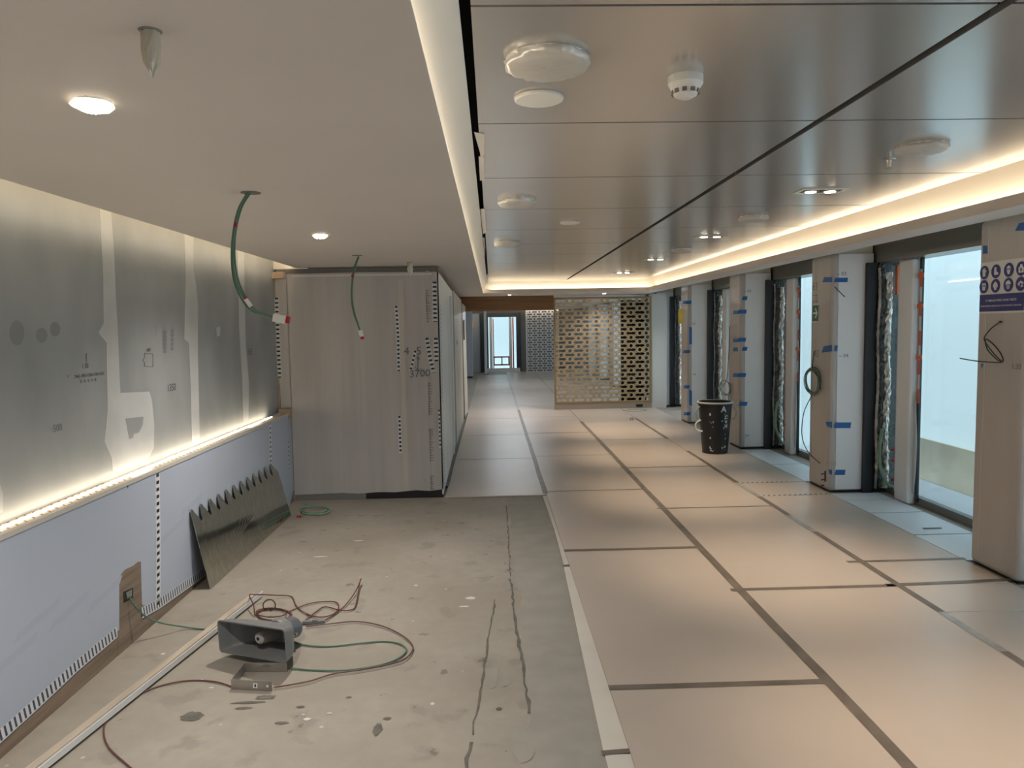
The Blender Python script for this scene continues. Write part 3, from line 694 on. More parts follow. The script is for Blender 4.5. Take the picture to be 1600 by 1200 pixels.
# ================================================================== THINGS
# ---------------- lattice screens
def lattice(W, H, th, px, pz):
    """pierced panel: rows of waisted lozenges alternating with round holes"""
    mb = MB(); N = 20
    la, ca = px * .64, px * .36
    def ring(cx, cz, wx_, hz, kind):
        inner = []; outer = []
        for k in range(N):
            t = 2 * math.pi * k / N; c, s = math.cos(t), math.sin(t)
            q = max(abs(c), abs(s)); outer.append((cx + c / q * wx_ / 2, cz + s / q * hz / 2))
            if kind == 'o': r = min(wx_, hz) * .42; inner.append((cx + r * c, cz + r * s))
            else:
                x = c / q; a = abs(x) * wx_ * .47
                L = wx_ * .47
                u = a / L
                h = (.24 + .22 * u / .55) if u < .55 else .46 * (1 - u) / .45
                if abs(s) >= abs(c) - 1e-6: zz = h * hz * (1 if s > 0 else -1); xx = math.copysign(a, x)
                else: xx = math.copysign(L * (1 - .3 * abs(s / c)), x); uu = abs(xx) / L; zz = .46 * (1 - uu) / .45 * hz * (1 if s > 0 else -1) if abs(s) > 1e-6 else 0
                inner.append((cx + xx, cz + zz))
        i = len(mb.v)
        for y in (0, th):
            mb.v += [(x, y, z) for x, z in outer] + [(x, y, z) for x, z in inner]
        for k in range(N):
            a, b = k, (k + 1) % N
            mb.f.append((i + a, i + b, i + N + b, i + N + a)); mb.f.append((i + 2 * N + b, i + 2 * N + a, i + 3 * N + a, i + 3 * N + b))
            mb.f.append((i + N + a, i + N + b, i + 3 * N + b, i + 3 * N + a))
    rows = int(round(H / pz)); n = W / px
    for r in range(rows):
        z = (r + .5) * pz; x = -(px * .5 if r % 2 else 0); k = 0
        while x < W - .01:
            kind, wdt = ('x', la) if k % 2 == (r % 2 == 0) * 0 else ('o', ca)
            a, b = max(x, 0), min(x + wdt, W)
            if kind == 'x' and (b - a) < wdt * .95: kind2 = 'o'
            else: kind2 = kind
            if b - a > .03: ring((a + b) / 2, z, b - a, pz, kind2)
            elif b - a > .001: mb.box(a, b, 0, th, z - pz / 2, z + pz / 2)
            x += wdt; k += 1
    return mb
def screen(x0, x1, y, z0, z1, mats, label, n):
    e = empty('lattice_screen', ((x0 + x1) / 2, y, 0), label, 'screen')
    fr = .03
    mb = lattice(x1 - x0 - 2 * fr, z1 - z0 - 2 * fr, .022, .337, (z1 - z0 - 2 * fr) / n)
    mb.v = [(a + x0 + fr, b + y, c + z0 + fr) for a, b, c in mb.v]
    mb.build('lattice_panel', mats[0], e)
    for a in ((x0, x0 + fr, z0, z1), (x1 - fr, x1, z0, z1)): B(a[0], a[1], y - .01, y + .06, a[2], a[3]).build('frame_side', mats[1], e)
    for a in ((z0, z0 + fr), (z1 - fr, z1)): B(x0 + fr, x1 - fr, y - .01, y + .06, *a).build('frame_rail', mats[1], e)
    if z0 > .05:
        B(x0, x1, y - .005, y + .07, .012, z0).build('plinth', 'plinth_beige', e)
        B(x1 - .30, x1 - .17, y - .012, y - .004, .035, .085).build('socket', 'black', e)
    return e
screen(1.19, 3.065, 14.15, .118, 2.16, ('gold', 'gold_frame'), 'gold pierced lattice screen standing right of the passage opening', 25)
screen(1.20, 2.35, 25.9, .0, 2.19, ('silver', 'silver'), 'silver pierced lattice screen in the distant room seen through the opening', 26)
e = empty('screen_backing', (2.9, 14.5, 0), 'dark foil-lined panel leaning behind the right part of the lattice screen', 'panel')
B(2.55, 3.05, 14.55, 14.60, 0.012, 2.1).build('dark_panel', 'frame_dark', e)
for y_, lb in ((16.4, 'added unseen cool white tube light brightening the floor just beyond the passage beam'), (20.5, 'added unseen cool white tube light brightening the floor farther along the distant room')):
    e = empty('added_tube_light', (.5, y_, Z0), lb, 'ceiling light')  # added lamps hidden by the beam, standing in for the far room's brightness
    B(-.15, 1.15, y_ - .04, y_ + .04, Z0 - .03, Z0).build('batten_housing', 'plastic_white', e)
    for s_ in (-.02, .02): MB().tube([(-.12, y_ + s_, Z0 - .045), (1.12, y_ + s_, Z0 - .045)], .013, 10, False).build('tube', 'tube_glow', e)
    for x_ in (-.13, 1.13): B(x_ - .01, x_ + .01, y_ - .035, y_ + .035, Z0 - .06, Z0 - .03).build('end_cap', 'plastic_white', e)
e = empty('grey_cabinet', (-1.2, 23.8, 0), 'grey cabinet block standing in the distant room left of the opening', 'cabinet')
B(-1.9, -.62, 23.6, 24.2, .06, 2.15).build('body', 'cabinet_grey', e); B(-1.88, -.64, 23.62, 24.2, .012, .06).build('plinth', 'black', e)
e = empty('tall_post', (-.3, 26, 0), 'white wrapped post standing before the far window frame', 'post')
B(-.26, -.17, 25.3, 25.42, .03, 2.19).build('shaft', 'post_white', e); B(-.29, -.14, 25.27, 25.45, .012, .03).build('foot', 'plinth_grey', e)
e = empty('grey_door_panel', (-.62, 26.3, 0), 'grey panel with yellow notice against the far end wall', 'panel')
B(-.95, -.42, 26.35, 26.45, .012, 2.1).build('board', 'cabinet_grey', e); B(-.80, -.64, 26.34, 26.35, 1.62, 1.86).build('yellow_notice', 'sign_yellow', e)
B(-.40, -.29, 26.3, 26.45, .012, 2.12).build('dark_edge', 'frame_dark', e)

# ---------------- signs
e = empty('safety_sign', (XPI - .004, 4.5, 1.5), 'white and blue protective equipment sign fixed to the nearest pillar', 'sign')
a = wx(1533, 411, XPI - .002); b = wx(1533, 490, XPI - .002); ym = wx(1533, 461, XPI - .002).z
Y1 = a.y; Y0 = PY[3] + .018; zt, zb = a.z, b.z
B(XPI - .0035, XPI - .001, Y0, Y1, zb, zt).build('board', 'sign_white', e)
B(XPI - .0045, XPI - .0034, Y0, Y1, zb + .012, ym).build('blue_band', 'sign_blue', e)
XS_ = XPI - .005
cxs = [wx(x, 430, XS_).y for x in (1538, 1556, 1576, 1595.5)]; r1 = wx(1556, 424, XS_).z; r2 = wx(1556, 446.5, XS_).z
def disc(y, z, r, m, name, x=XS_, n=28, par=None): return MB().prism([(x, y + r * math.cos(2 * math.pi * k / n), z + r * math.sin(2 * math.pi * k / n)) for k in range(n)], (-.0006, 0, 0)).build(name, m, par or e)
pict = {
 'glove': [(-.3, -.6), (.25, -.6), (.3, 0), (.5, .2), (.4, .35), (.2, .2), (.2, .65), (.05, .65), (.0, .3), (-.08, .7), (-.22, .65), (-.22, .25), (-.35, .5), (-.45, .4), (-.35, -.1)],
 'boot': [(-.3, .6), (.1, .6), (.12, .0), (.5, -.2), (.55, -.5), (-.35, -.5)],
 'mask': [(-.35, .45), (0, .65), (.35, .45), (.4, .1), (.3, -.25), (.15, -.6), (-.15, -.6), (-.3, -.25), (-.4, .1)],
 'apron': [(-.2, .6), (.2, .6), (.25, .25), (.5, .2), (.5, -.55), (-.5, -.55), (-.5, .2), (-.25, .25)],
 'goggles': [(-.4, .5), (.4, .5), (.45, .15), (.35, -.1), (.3, -.55), (-.3, -.55), (-.35, -.1), (-.45, .15)],
 'ears': [(-.35, .35), (0, .65), (.35, .35), (.5, .1), (.5, -.2), (.3, -.25), (.2, -.6), (-.2, -.6), (-.3, -.25), (-.5, -.2), (-.5, .1)],
 'helmet': [(-.55, .05), (-.42, .45), (0, .65), (.42, .45), (.55, .05)],
 'hands': [(-.55, .1), (0, .45), (.5, .2), (.55, -.05), (.1, .0), (.5, -.3), (.2, -.5), (-.2, -.3), (-.5, -.15)]}
rows = [('glove', 'boot', 'mask', 'apron'), ('goggles', 'ears', 'helmet', 'hands')]
rad = .043
for rr, (names_, z) in enumerate(zip(rows, (r1, r2))):
    for nm, y in zip(names_, cxs):
        rd = disc(y, z, rad, 'sign_blue', 'roundel')
        MB().prism([(XS_ - .0008, y - px_ * rad, z + pz_ * rad) for px_, pz_ in pict[nm]], (-.0006, 0, 0)).build('pictogram', 'sign_white', rd)
        if nm in ('mask', 'goggles'):
            for s_ in (-.17, .17): disc(y + s_ * rad, z + .12 * rad, rad * .12, 'sign_blue', 'pictogram_detail', XS_ - .0016, 10, rd)
        if nm in ('apron', 'hands'): MB().prism([(XS_ - .0016, y + a_ * rad, z + b_ * rad) for a_, b_ in ((-.15, .1), (.15, .1), (.15, -.35), (-.15, -.35))], (-.0004, 0, 0)).build('pictogram_detail', 'sign_blue', rd)
        if nm == 'helmet': MB().prism([(XS_ - .0008, y + a_ * rad, z + b_ * rad) for a_, b_ in ((-.35, -.05), (.35, -.05), (.25, -.6), (-.25, -.6))], (-.0006, 0, 0)).build('pictogram_detail', 'print_faint', rd)
zc = (zb + ym) / 2
text('lettering', "E' OBBLIGATORIO USARE I MEZZI", .0185, (XS_ - .0004, (Y0 + Y1) / 2, zc + .02), SIDE, ZU, 'sign_white', e, bold=.0003)
text('lettering', 'DI PROTEZIONE PERSONALE IN DOTAZIONE A CIASCUNO', .0138, (XS_ - .0004, (Y0 + Y1) / 2, zc - .014), SIDE, ZU, 'sign_white', e, bold=.0003)

e = empty('arrow_sign', (XPI - .003, 7.1, 1.7), 'small green sign with white right arrow on the second pillar', 'sign')
q = [wx(x, y, XPI - .002) for x, y in ((1268.5, 476.5), (1280, 474.5), (1280, 502.5), (1269, 504))]
MB().prism(q, (-.002, 0, 0)).build('board', 'sign_white', e)
c = sum(q, Vector()) / 4; hy = abs(q[0].y - q[1].y) / 2; hz = abs(q[0].z - q[3].z) / 2
B(XPI - .0046, XPI - .0038, c.y - hy * .84, c.y + hy * .84, c.z - hz * .9, c.z + hz * .9).build('green_field', 'sign_green', e)
arrow = [(-.6, .10), (.2, .10), (-.12, .55), (.18, .55), (.62, 0), (.18, -.55), (-.12, -.55), (.2, -.10), (-.6, -.10)]
MB().prism([(XPI - .0047, c.y - a_ * hy, c.z + b_ * hz) for a_, b_ in arrow], (-.0006, 0, 0)).build('arrow', 'sign_white', e)
for nm, (ya, yb) in (('upper', (483, 497)), ('lower', (498, 505))):
    P = [wx(x, y, XPI - .001) for x, y in ((1060, ya), (1068, ya - 1), (1068, yb), (1060, yb + 1))]
    o = MB().prism(P, (-.0015, 0, 0)).build('yellow_notice', 'sign_yellow'); tag(o, '%s yellow notice stuck on the farthest wrapped pillar' % nm, 'notice')

# ---------------- ceiling fittings
def twin(y, x, label, on=True, aim=.17):
    e = empty('twin_downlight', (x, y, ZP), label, 'ceiling light', 'twin ceiling spots in the metal panels')
    fr = MB(); o_, i_ = (.135, .07), (.115, .052)
    for a in ((-o_[0], o_[0], -o_[1], -i_[1]), (-o_[0], o_[0], i_[1], o_[1]), (-o_[0], -i_[0], -i_[1], i_[1]), (i_[0], o_[0], -i_[1], i_[1])): fr.box(x + a[0], x + a[1], y + a[2], y + a[3], ZP - .006, ZP)
    fr.build('frame', 'cove_white', e)
    hs = B(x - i_[0], x + i_[0], y - i_[1], y + i_[1], ZP - .002, ZP - .0005).build('housing', 'black', e)
    for s in (-1, 1):
        MB().lathe([(.044, ZP - .0075), (.044, ZP - .002)], (x + s * .057, y, 0), 20).build('bezel', 'plinth_grey', hs)
        MB().lathe([(.03, ZP - .010), (.03, ZP - .006)], (x + s * .057, y, 0), 20).build('lamp', 'bulb', hs)
    ld = bpy.data.lights.new('twin_spot', 'SPOT'); ld.energy = SPOT_POWER; ld.color = (1, .78, .56); ld.spot_size = math.radians(64); ld.spot_blend = 1.0; ld.shadow_soft_size = .05
    l = bpy.data.objects.new('twin_spot', ld); col.objects.link(l); l.location = (0, 0, -.03); l.rotation_euler = (aim, 0, 0); l.parent = e
twl = {4.33: 'nearest visible twin spot light in the right row of metal panels', 6.5: 'second twin spot light along the right row of metal panels', 8.67: 'third twin spot light along the right row of metal panels'}
for y in (.0, 2.16, 4.33, 6.5, 8.67, 10.8): twin(y, 1.93, twl.get(y, 'twin spot light directly above the camera' if y < 1 else 'twin spot light just ahead, above the picture' if y < 3 else 'farthest twin spot light near the end cove'))

def downlight(x, y, label, z=Z0, r=.043, power=DOWN_POWER, film=True):
    e = empty('downlight', (x, y, z), label, 'ceiling light', 'round recessed downlights')
    MB().lathe([(r, z - .004), (r * 1.02, z)], (x, y, 0), 28).build('rim', 'plastic_white', e)
    MB().lathe([(r * .55, z - .010), (r * .8, z - .0045)], (x, y, 0), 24).build('lamp', 'bulb', e)
    if film:
        mb = MB(); mb.lathe([(r * 1.05, z - .002), (r * 1.12, z - .012), (r * .9, z - .02), (r * .4, z - .026)], (x, y, 0), 22, jit=.09, close=False); mb.build('film_cover', 'plastic_wrap', e)
    ld = bpy.data.lights.new('downlight_spot', 'SPOT'); ld.energy = power; ld.color = (1, .91, .82); ld.spot_size = math.radians(140); ld.spot_blend = 1; ld.shadow_soft_size = .04
    l = bpy.data.objects.new('downlight_spot', ld); col.objects.link(l); l.location = (0, 0, -.04); l.parent = e
downlight(-.986, 1.925, 'film covered round downlight in the plain ceiling nearest the camera')
downlight(-1.03, 4.58, 'second round downlight in the plain ceiling before the partition', r=.04)
downlight(-.99, -.7, 'round downlight in the plain ceiling behind the camera')
for x, y, lb in ((.34, 13.5, 'tiny downlight in the end soffit above the passage opening'), (2.07, 13.55, 'tiny downlight in the end soffit above the lattice screen')): downlight(x, y, lb, r=.035, power=30, film=False)

def wrapped(x, y, r, h, label, n=40, ell=1.0, z=ZP):
    e = empty('wrapped_diffuser', (x, y, z), label, 'diffuser', 'film wrapped ceiling diffusers')
    MB().lathe([(r, z - .012), (r * 1.02, z)], (x, y, 0), n).build('collar', 'plastic_white', e)
    mb = MB(); prof = [(r * 1.03, z - .002), (r * 1.06, z - h * .4), (r * 1.0, z - h * .8), (r * .82, z - h), (r * .4, z - h * .92), (.003, z - h * .9)]
    mb.lathe(prof, (x, y, 0), n, jit=.05, close=False)
    mb.build('plastic_film', 'plastic_wrap', e, smooth=True)
wl_ = {}
def pz(px, py): return pt(px, py, 2, ZP)
for px, py, r, h, lb in ((855, 92, .115, .034, 'large film wrapped ceiling diffuser nearest the camera'), (808, 313, .11, .035, 'film wrapped diffuser second in the left row of panels'), (792, 379, .11, .035, 'film wrapped diffuser third in the left row of panels'),
                         (1440, 228, .10, .03, 'film wrapped diffuser nearest in the right row beside the sprinkler'), (1177, 339, .10, .03, 'film wrapped diffuser second in the right row of panels'), (1065, 390, .10, .03, 'film wrapped diffuser third in the right row of panels')):
    p = pz(px, py); wrapped(p.x, p.y, r, h, lb)
for px, py, r, lb in ((842, 152, .082, 'round white ceiling speaker nearest the camera beside the large wrapped diffuser'), (891, 347, .075, 'round white ceiling speaker farther along the left row of panels')):
    p = pz(px, py); e = empty('ceiling_speaker', (p.x, p.y, ZP), lb, 'speaker', 'round ceiling speakers')
    MB().lathe([(r * .93, ZP - .012), (r, ZP - .009), (r, ZP)], (p.x, p.y, 0), 40).build('grille', 'plastic_white', e); MB().lathe([(r * 1.03, ZP - .003), (r * 1.03, ZP - .0005)], (p.x, p.y, 0), 40).build('rim', 'film_cream', e)
p = pz(1071, 120); e = empty('smoke_detector', (p.x, p.y, ZP), 'white round smoke detector on the nearest metal ceiling panel', 'smoke detector')
MB().lathe([(.05, ZP - .028), (.054, ZP - .022), (.054, ZP)], (p.x, p.y, 0), 32).build('base', 'plastic_white', e, smooth=False)
MB().lathe([(.018, ZP - .066), (.034, ZP - .058), (.046, ZP - .034), (.05, ZP - .028)], (p.x, p.y, 0), 32).build('head', 'plastic_white', e)
for k in range(10):
    t = 2 * math.pi * k / 10; d = Vector((math.cos(t), math.sin(t), 0)); MB().obox(Vector((p.x, p.y, ZP - .047)) + d * .041, d.cross(Vector((0, 0, 1))), d, (0, 0, 1), .014, .004, .012).build('vent_slot', 'plinth_grey', e)
p = pt(1389, 249, 2, ZP); e = empty('sprinkler', (p.x, p.y, ZP), 'small chrome sprinkler head hanging from a metal panel', 'sprinkler')
MB().lathe([(.028, ZP - .004), (.030, ZP)], (p.x, p.y, 0), 24).build('escutcheon', 'steel', e); MB().lathe([(.008, ZP - .034), (.010, ZP - .02), (.012, ZP - .004)], (p.x, p.y, 0), 14).build('body', 'steel', e)
MB().lathe([(.014, ZP - .042), (.014, ZP - .039)], (p.x, p.y, 0), 16).build('deflector', 'steel', e)
for s in (-1, 1): B(p.x + s * .009 - .002, p.x + s * .009 + .002, p.y - .002, p.y + .002, ZP - .040, ZP - .02).build('frame_arm', 'steel', e)

def bag(x, y, r, h, label):
    e = empty('wrapped_sprinkler', (x, y, Z0), label, 'sprinkler', 'bagged fittings hanging from the plain ceiling')
    MB().lathe([(r * 1.02, Z0 - .003), (r * 1.15, Z0)], (x, y, 0), 24).build('ring', 'plinth_grey', e)
    MB().lathe([(r * .45, Z0 - h * .7), (r * .55, Z0 - h * .4), (r * .5, Z0 - .003)], (x, y, 0), 14).build('fitting', 'wood_light', e)
    MB().lathe([(.002, Z0 - h), (r * .35, Z0 - h * .9), (r * .8, Z0 - h * .72), (r * .95, Z0 - h * .5), (r * .92, Z0 - h * .3), (r * .97, Z0 - .003)], (x, y, 0), 16, jit=.12, close=False).build('plastic_bag', 'bag_wrap', e)
bag(-.646, 1.49, .019, .085, 'bagged sprinkler hanging from the plain ceiling nearest the camera'); bag(-.711, 6.62, .025, .12, 'small bagged sprinkler hanging in front of the wrapped partition')

# ---------------- hanging cables
def hanging(label, hole, Y, pixs, r, conn, scale):
    h = pt(*hole, 2, Z0)
    e = empty('hanging_cable', h, label, 'cable', 'cables hanging from the plain ceiling')
    MB().lathe([(.040, Z0 - .0025), (.042, Z0 - .0005)], h.xy.to_3d(), 28).build('hole_rim', 'shadow_gap', e)
    for k, pix in enumerate(pixs):
        P = [wy(x, y, Y + .008 * k) for x, y in pix]; P[0].z = Z0 - .004
        MB().tube(P, r, 8).build('cable', 'green_wire', e)
    for (x, y, dx, dy, ln, wd, m, nm) in conn:
        a = wy(x, y, Y); d = (wy(x + dx, y + dy, Y) - a).normalized(); s = d.cross(Vector((0, 1, 0)))
        MB().obox(a, d, (0, 1, 0), s, ln, wd * .7, wd).build(nm, m, e, bevel=.002)
hanging('long green cable with white connector curving from the ceiling hole at left', (392, 301), 3.17,
        [[(388, 303), (374, 326), (366, 365), (364, 405), (369, 440), (384, 470), (402, 487), (433, 497)], [(391, 303), (377, 326), (368, 365), (367, 405), (373, 440), (388, 472), (405, 489), (433, 499)], [(386, 303), (372, 328), (364, 366), (362, 407), (367, 443), (382, 474), (400, 489), (433, 496)]], .0042,
        [(437, 498, 10, 2, .055, .034, 'plastic_white', 'connector'), (449, 499.5, 10, 2, .02, .03, 'red_plastic', 'connector_tip'), (368, 351, 3, -12, .018, .014, 'red_plastic', 'red_band'), (388, 473, 5, 7, .04, .016, 'plastic_white', 'wire_tag'), (384, 466, 5, 7, .01, .016, 'red_plastic', 'red_band')], 1)
hanging('short green cable with red tipped connector hanging before the partition', (558, 399), 5.96,
        [[(561, 402), (555, 418), (551, 440), (550, 462), (553, 485), (559, 505), (563, 518)], [(560, 402), (553, 420), (550, 440), (549, 463), (552, 486), (559, 507), (563, 518)]], .006,
        [(564, 521, 2, 8, .05, .03, 'plastic_white', 'connector'), (566, 528, 2, 8, .022, .026, 'red_plastic', 'connector_tip'), (551, 431, 1, -10, .02, .02, 'red_plastic', 'red_band')], 1)

# ---------------- cable coils and loose cables at the pillars
def coil(k, cx, cy, rx, ry, n, label, m, Xp, extra):
    c = wx(cx, cy, Xp); e = empty('cable_coil', c, label, 'cable', 'cable coils hung on the pillars')
    hy_ = abs(wx(cx + rx, cy, Xp).y - c.y); hz_ = abs(wx(cx, cy + ry, Xp).z - c.z)
    for j in range(n):
        a, b = hy_ * random.uniform(.82, 1.0), hz_ * random.uniform(.85, 1.0); oy, oz = random.uniform(-.01, .01), random.uniform(-.012, .012)
        MB().tube([(Xp - .006 * j, c.y + oy + a * math.cos(t), c.z + oz + b * math.sin(t)) for t in [2 * math.pi * q / 24 for q in range(25)]], .005, 6, False).build('cable_loop', m, e)
    for pix in extra: MB().tube([wx(x, y, Xp - .012) for x, y in pix], .0045, 6).build('cable_tail', 'dark_wire', e)
coil(1, 1271, 595, 12, 21, 5, 'dark green cable coil hung on the arrow sign pillar', 'green_wire', XPI - .012, [[(1272, 548), (1270, 565), (1269, 578)], [(1269, 578), (1278, 590), (1282, 608)], [(1268, 619), (1256, 645), (1253, 680), (1262, 705), (1281, 724)]])
coil(2, 1134, 606, 9, 12, 3, 'pale green cable coil hung on the pillar behind the bucket', 'pale_green', XPI - .012, [[(1140, 510), (1139, 550), (1136, 592)], [(1136, 592), (1130, 604)], [(1138, 617), (1138, 638)]])
e = empty('loose_cable', wx(1550, 545, XPI - .012), 'stiff dark cable bent in a loop poking out from the nearest pillar', 'cable')
MB().tube([wx(x, y, XPI - .012 - i * .008) for i, (x, y) in enumerate(((1563, 503), (1549, 513), (1538, 528), (1543, 540), (1556, 556), (1567, 565), (1564, 553), (1552, 538), (1540, 530), (1543, 546), (1558, 562), (1566, 566), (1550, 566), (1525, 564), (1500, 560)))], .0038, 6).build('cable', 'dark_wire', e)
P = wx(1563, 503, XPI - .012); MB().obox(P, (0, 1, 0), (1, 0, 0), (0, 0, 1), .012, .012, .012).build('cable_end', 'dark_wire', e)

# ---------------- bucket
bc = fl(1117, 708); bx, by = bc.x, bc.y
e = empty('bucket', (bx, by, .012), 'black plastic builder bucket splashed with plaster beside the window', 'bucket')
hh = .62; rt, rb = .205, .155
MB().lathe([(rb, .012), (rb, .02), (rt, hh), (rt * 1.06, hh + .002), (rt * 1.06, hh + .03), (rt * .97, hh + .03), (rb * .96, .035), (.01, .035)], (bx, by, 0), 48).build('body', 'plastic_black', e); bk = [c_ for c_ in bpy.data.objects if c_.parent == e][0]
MB().lathe([(rt * 1.065, hh + .014), (rt * 1.075, hh + .024), (rt * 1.065, hh + .034), (rt * .98, hh + .034), (rt * .98, hh + .026)], (bx, by, 0), 48, close=False).build('splashed_rim', 'paint_splash', e)
for s in (-1, 1):
    for dz in (0, -.0): MB().tube([(bx + s * rt * 1.02, by - .05, hh - .02), (bx + s * (rt + .05), by - .05, hh - .09), (bx + s * (rt + .035), by - .04, hh - .16), (bx + s * (rt + .0), by - .04, hh - .19)], .011, 6).build('rope_handle', 'plastic_white', e)
MB().tube([(bx - rt * .96, by - .06, hh - .19), (bx - rt - .05, by - .05, hh - .24), (bx - rt - .03, by - .05, hh - .32), (bx - rt + .03, by - .06, hh - .33)], .011, 6).build('rope_handle', 'plastic_white', e)
def bucket_text(s, size, ang, z):
    r = rb + (rt - rb) * z / hh + .001; d = Vector((math.sin(ang), -math.cos(ang), 0)); side = Vector((math.cos(ang), math.sin(ang), 0))
    text('painted_letter', s, size, Vector((bx, by, z)) + d * (r + .004), side, (d * .08 + Vector((0, 0, 1))), 'paint_splash', bk, bold=.003)
bucket_text('A', .10, .22, hh - .05); bucket_text('C', .06, .42, .47); bucket_text('u', .06, .44, .42); bucket_text('H', .06, .45, .36)
for k in range(26):
    ang = random.choice((-.55, -.45, .3, .5, -.5)) + random.uniform(-.25, .25); z = random.choice((.02, .05, .08, .2, .3, .4, .45)) + random.uniform(0, .06)
    r = rb + (rt - rb) * z / hh + .0015; d = Vector((math.sin(ang), -math.cos(ang), 0)); side = Vector((math.cos(ang), math.sin(ang), 0)); s_ = random.uniform(.006, .02)
    MB().obox(Vector((bx, by, z)) + d * r, side, d, (0, 0, 1), s_, .002, s_ * random.uniform(.6, 2)).build('plaster_splash', 'paint_splash', bk)

# ---------------- notched sheet leaning on the left wall
bl, br = fl(329, 921), fl(455, 806); tl, tr = wx(297, 797, XF + .012), wx(430, 720, XF + .012)
bl.z = br.z = .002
e = empty('notched_sheet', bl, 'polished metal sheet with saw-tooth top edge leaning on the left wall', 'sheet')
NT = 12; up0 = (tl - bl); U = (br - bl)
def SP(u, v):
    a = bl.lerp(br, u); b = tl.lerp(tr, u); return a.lerp(b, v)
nrm = (br - bl).cross(tl - bl).normalized()
if nrm.x < 0: nrm = -nrm
top = []
for k in range(NT):
    u0, w_ = k / NT, 1 / NT
    top += [(u0 + w_ * .02, .955), (u0 + w_ * .07, .985), (u0 + w_ * .15, 1.0), (u0 + w_ * .25, .985), (u0 + w_ * .34, .95)]
    top += [(u0 + w_ * .78, .81), (u0 + w_ * .88, .79), (u0 + w_ * .97, .81)] if k < NT - 1 else [(1.0, .80)]
mb = MB(); MBp = [SP(u, v) for u, v in [(0, 0)] + top + [(1.0, 0)]]
mb.prism(MBp, -nrm * .004); mb.build('sheet', 'galv', e)
# ---------------- batten
a, b = fl(398, 931, .030), fl(40, 1212, .030); d = (b - a).normalized(); a = a; b = b + d * .35; s = d.cross(Vector((0, 0, 1)))
e = empty('batten', (a + b) / 2, 'long wooden batten with white painted side lying on the concrete', 'batten')
ln = (b - a).length; mid = (a + b) / 2
MB().obox(mid, d, s, (0, 0, 1), ln, .036, .034).build('wood_strip', 'wood_light', e, bevel=.002)
MB().obox(mid + s * -.022 + Vector((0, 0, -.004)) - d * .03, d, s, (0, 0, 1), ln + .06, .006, .026).build('white_face', 'batten_white', e) if s.x < 0 else MB().obox(mid + s * .022 + Vector((0, 0, -.004)) - d * .03, d, s, (0, 0, 1), ln + .06, .006, .026).build('white_face', 'batten_white', e)

# ---------------- horn loudspeaker
hl, hr = fl(343, 1019, .03), fl(449, 1037, .05)
e = empty('horn_loudspeaker', Vector((hl.x, hl.y, 0)).lerp(Vector((hr.x, hr.y, 0)), .5), 'grey rectangular horn loudspeaker with steel bracket lying on the floor', 'loudspeaker')
ex = (hr - hl); Wd = ex.length; ex.normalize(); ey = Vector((0, 0, 1)).cross(ex).normalized(); ez = ex.cross(ey).normalized()
if ez.z < 0: ez = -ez
if ey.y < 0: ey = -ey
mc = (hl + hr) / 2
def HP(u, d, z): return mc + ex * u + ey * d + ez * z          # u across mouth, d depth behind, z height
Hh = .165; D = .23; t_ = .006
def ringpts(wid, hgt, d, zc, r=.02):
    out = []
    for sx, sz, a0 in ((1, 1, 0), (-1, 1, 90), (-1, -1, 180), (1, -1, 270)):
        for k in range(4):
            a = math.radians(a0 + k * 30); out.append(HP(sx * (wid / 2 - r) + r * math.cos(a), d, zc + sz * (hgt / 2 - r) + r * math.sin(a)))
    return out
secs = [(Wd, Hh, 0, Hh / 2), (Wd * .92, Hh * .92, .06, Hh / 2 - .006), (Wd * .72, Hh * .78, .12, Hh / 2 - .014), (Wd * .45, Hh * .62, D * .8, Hh / 2 - .026)]
mb = MB(); n = 16
outer = [ringpts(a, b, c_, z_) for a, b, c_, z_ in secs]; inner = [ringpts(a - 2 * t_, b - 2 * t_, c_, z_, .016) for a, b, c_, z_ in secs]
seq = outer[::-1] + inner
for r_ in seq: mb.v += [tuple(p) for p in r_]
for j in range(len(seq) - 1):
    for q_ in range(n): mb.f.append((j * n + q_, j * n + (q_ + 1) % n, (j + 1) * n + (q_ + 1) % n, (j + 1) * n + q_))
mb.f.append(tuple((len(seq) - 1) * n + q_ for q_ in range(n))); mb.f.append(tuple(range(n))[::-1])
mb.build('horn', 'horn_grey', e)
def along(prof, n=28):
    mb = MB()
    for r_, d_ in prof:
        for k in range(n): a = 2 * math.pi * k / n; mb.v.append(tuple(HP(r_ * math.cos(a), d_, Hh / 2 - .14 * d_ + r_ * math.sin(a))))
    for j in range(len(prof) - 1):
        for k in range(n): mb.f.append((j * n + k, j * n + (k + 1) % n, (j + 1) * n + (k + 1) % n, (j + 1) * n + k))
    mb.f.append(tuple(range(n))[::-1]); mb.f.append(tuple((len(prof) - 1) * n + k for k in range(n))); return mb
along([(.020, .045), (.028, .052), (.030, .07), (.036, .2)]).build('core', 'horn_core', e); along([(.008, .042), (.008, .046)], 10).build('core_screw', 'black', e)
along([(.062, D * .74), (.068, D * .8), (.068, D * .95), (.062, D)]).build('driver_collar', 'horn_grey', e); along([(.057, D), (.057, D + .06), (.05, D + .075)]).build('driver', 'bracket_dark', e)
for k in range(3): MB().obox(HP(.062, D * .85 + k * .02, Hh / 2 - .05), ex, ey, ez, .02, .012, .012).build('clamp', 'steel', e)
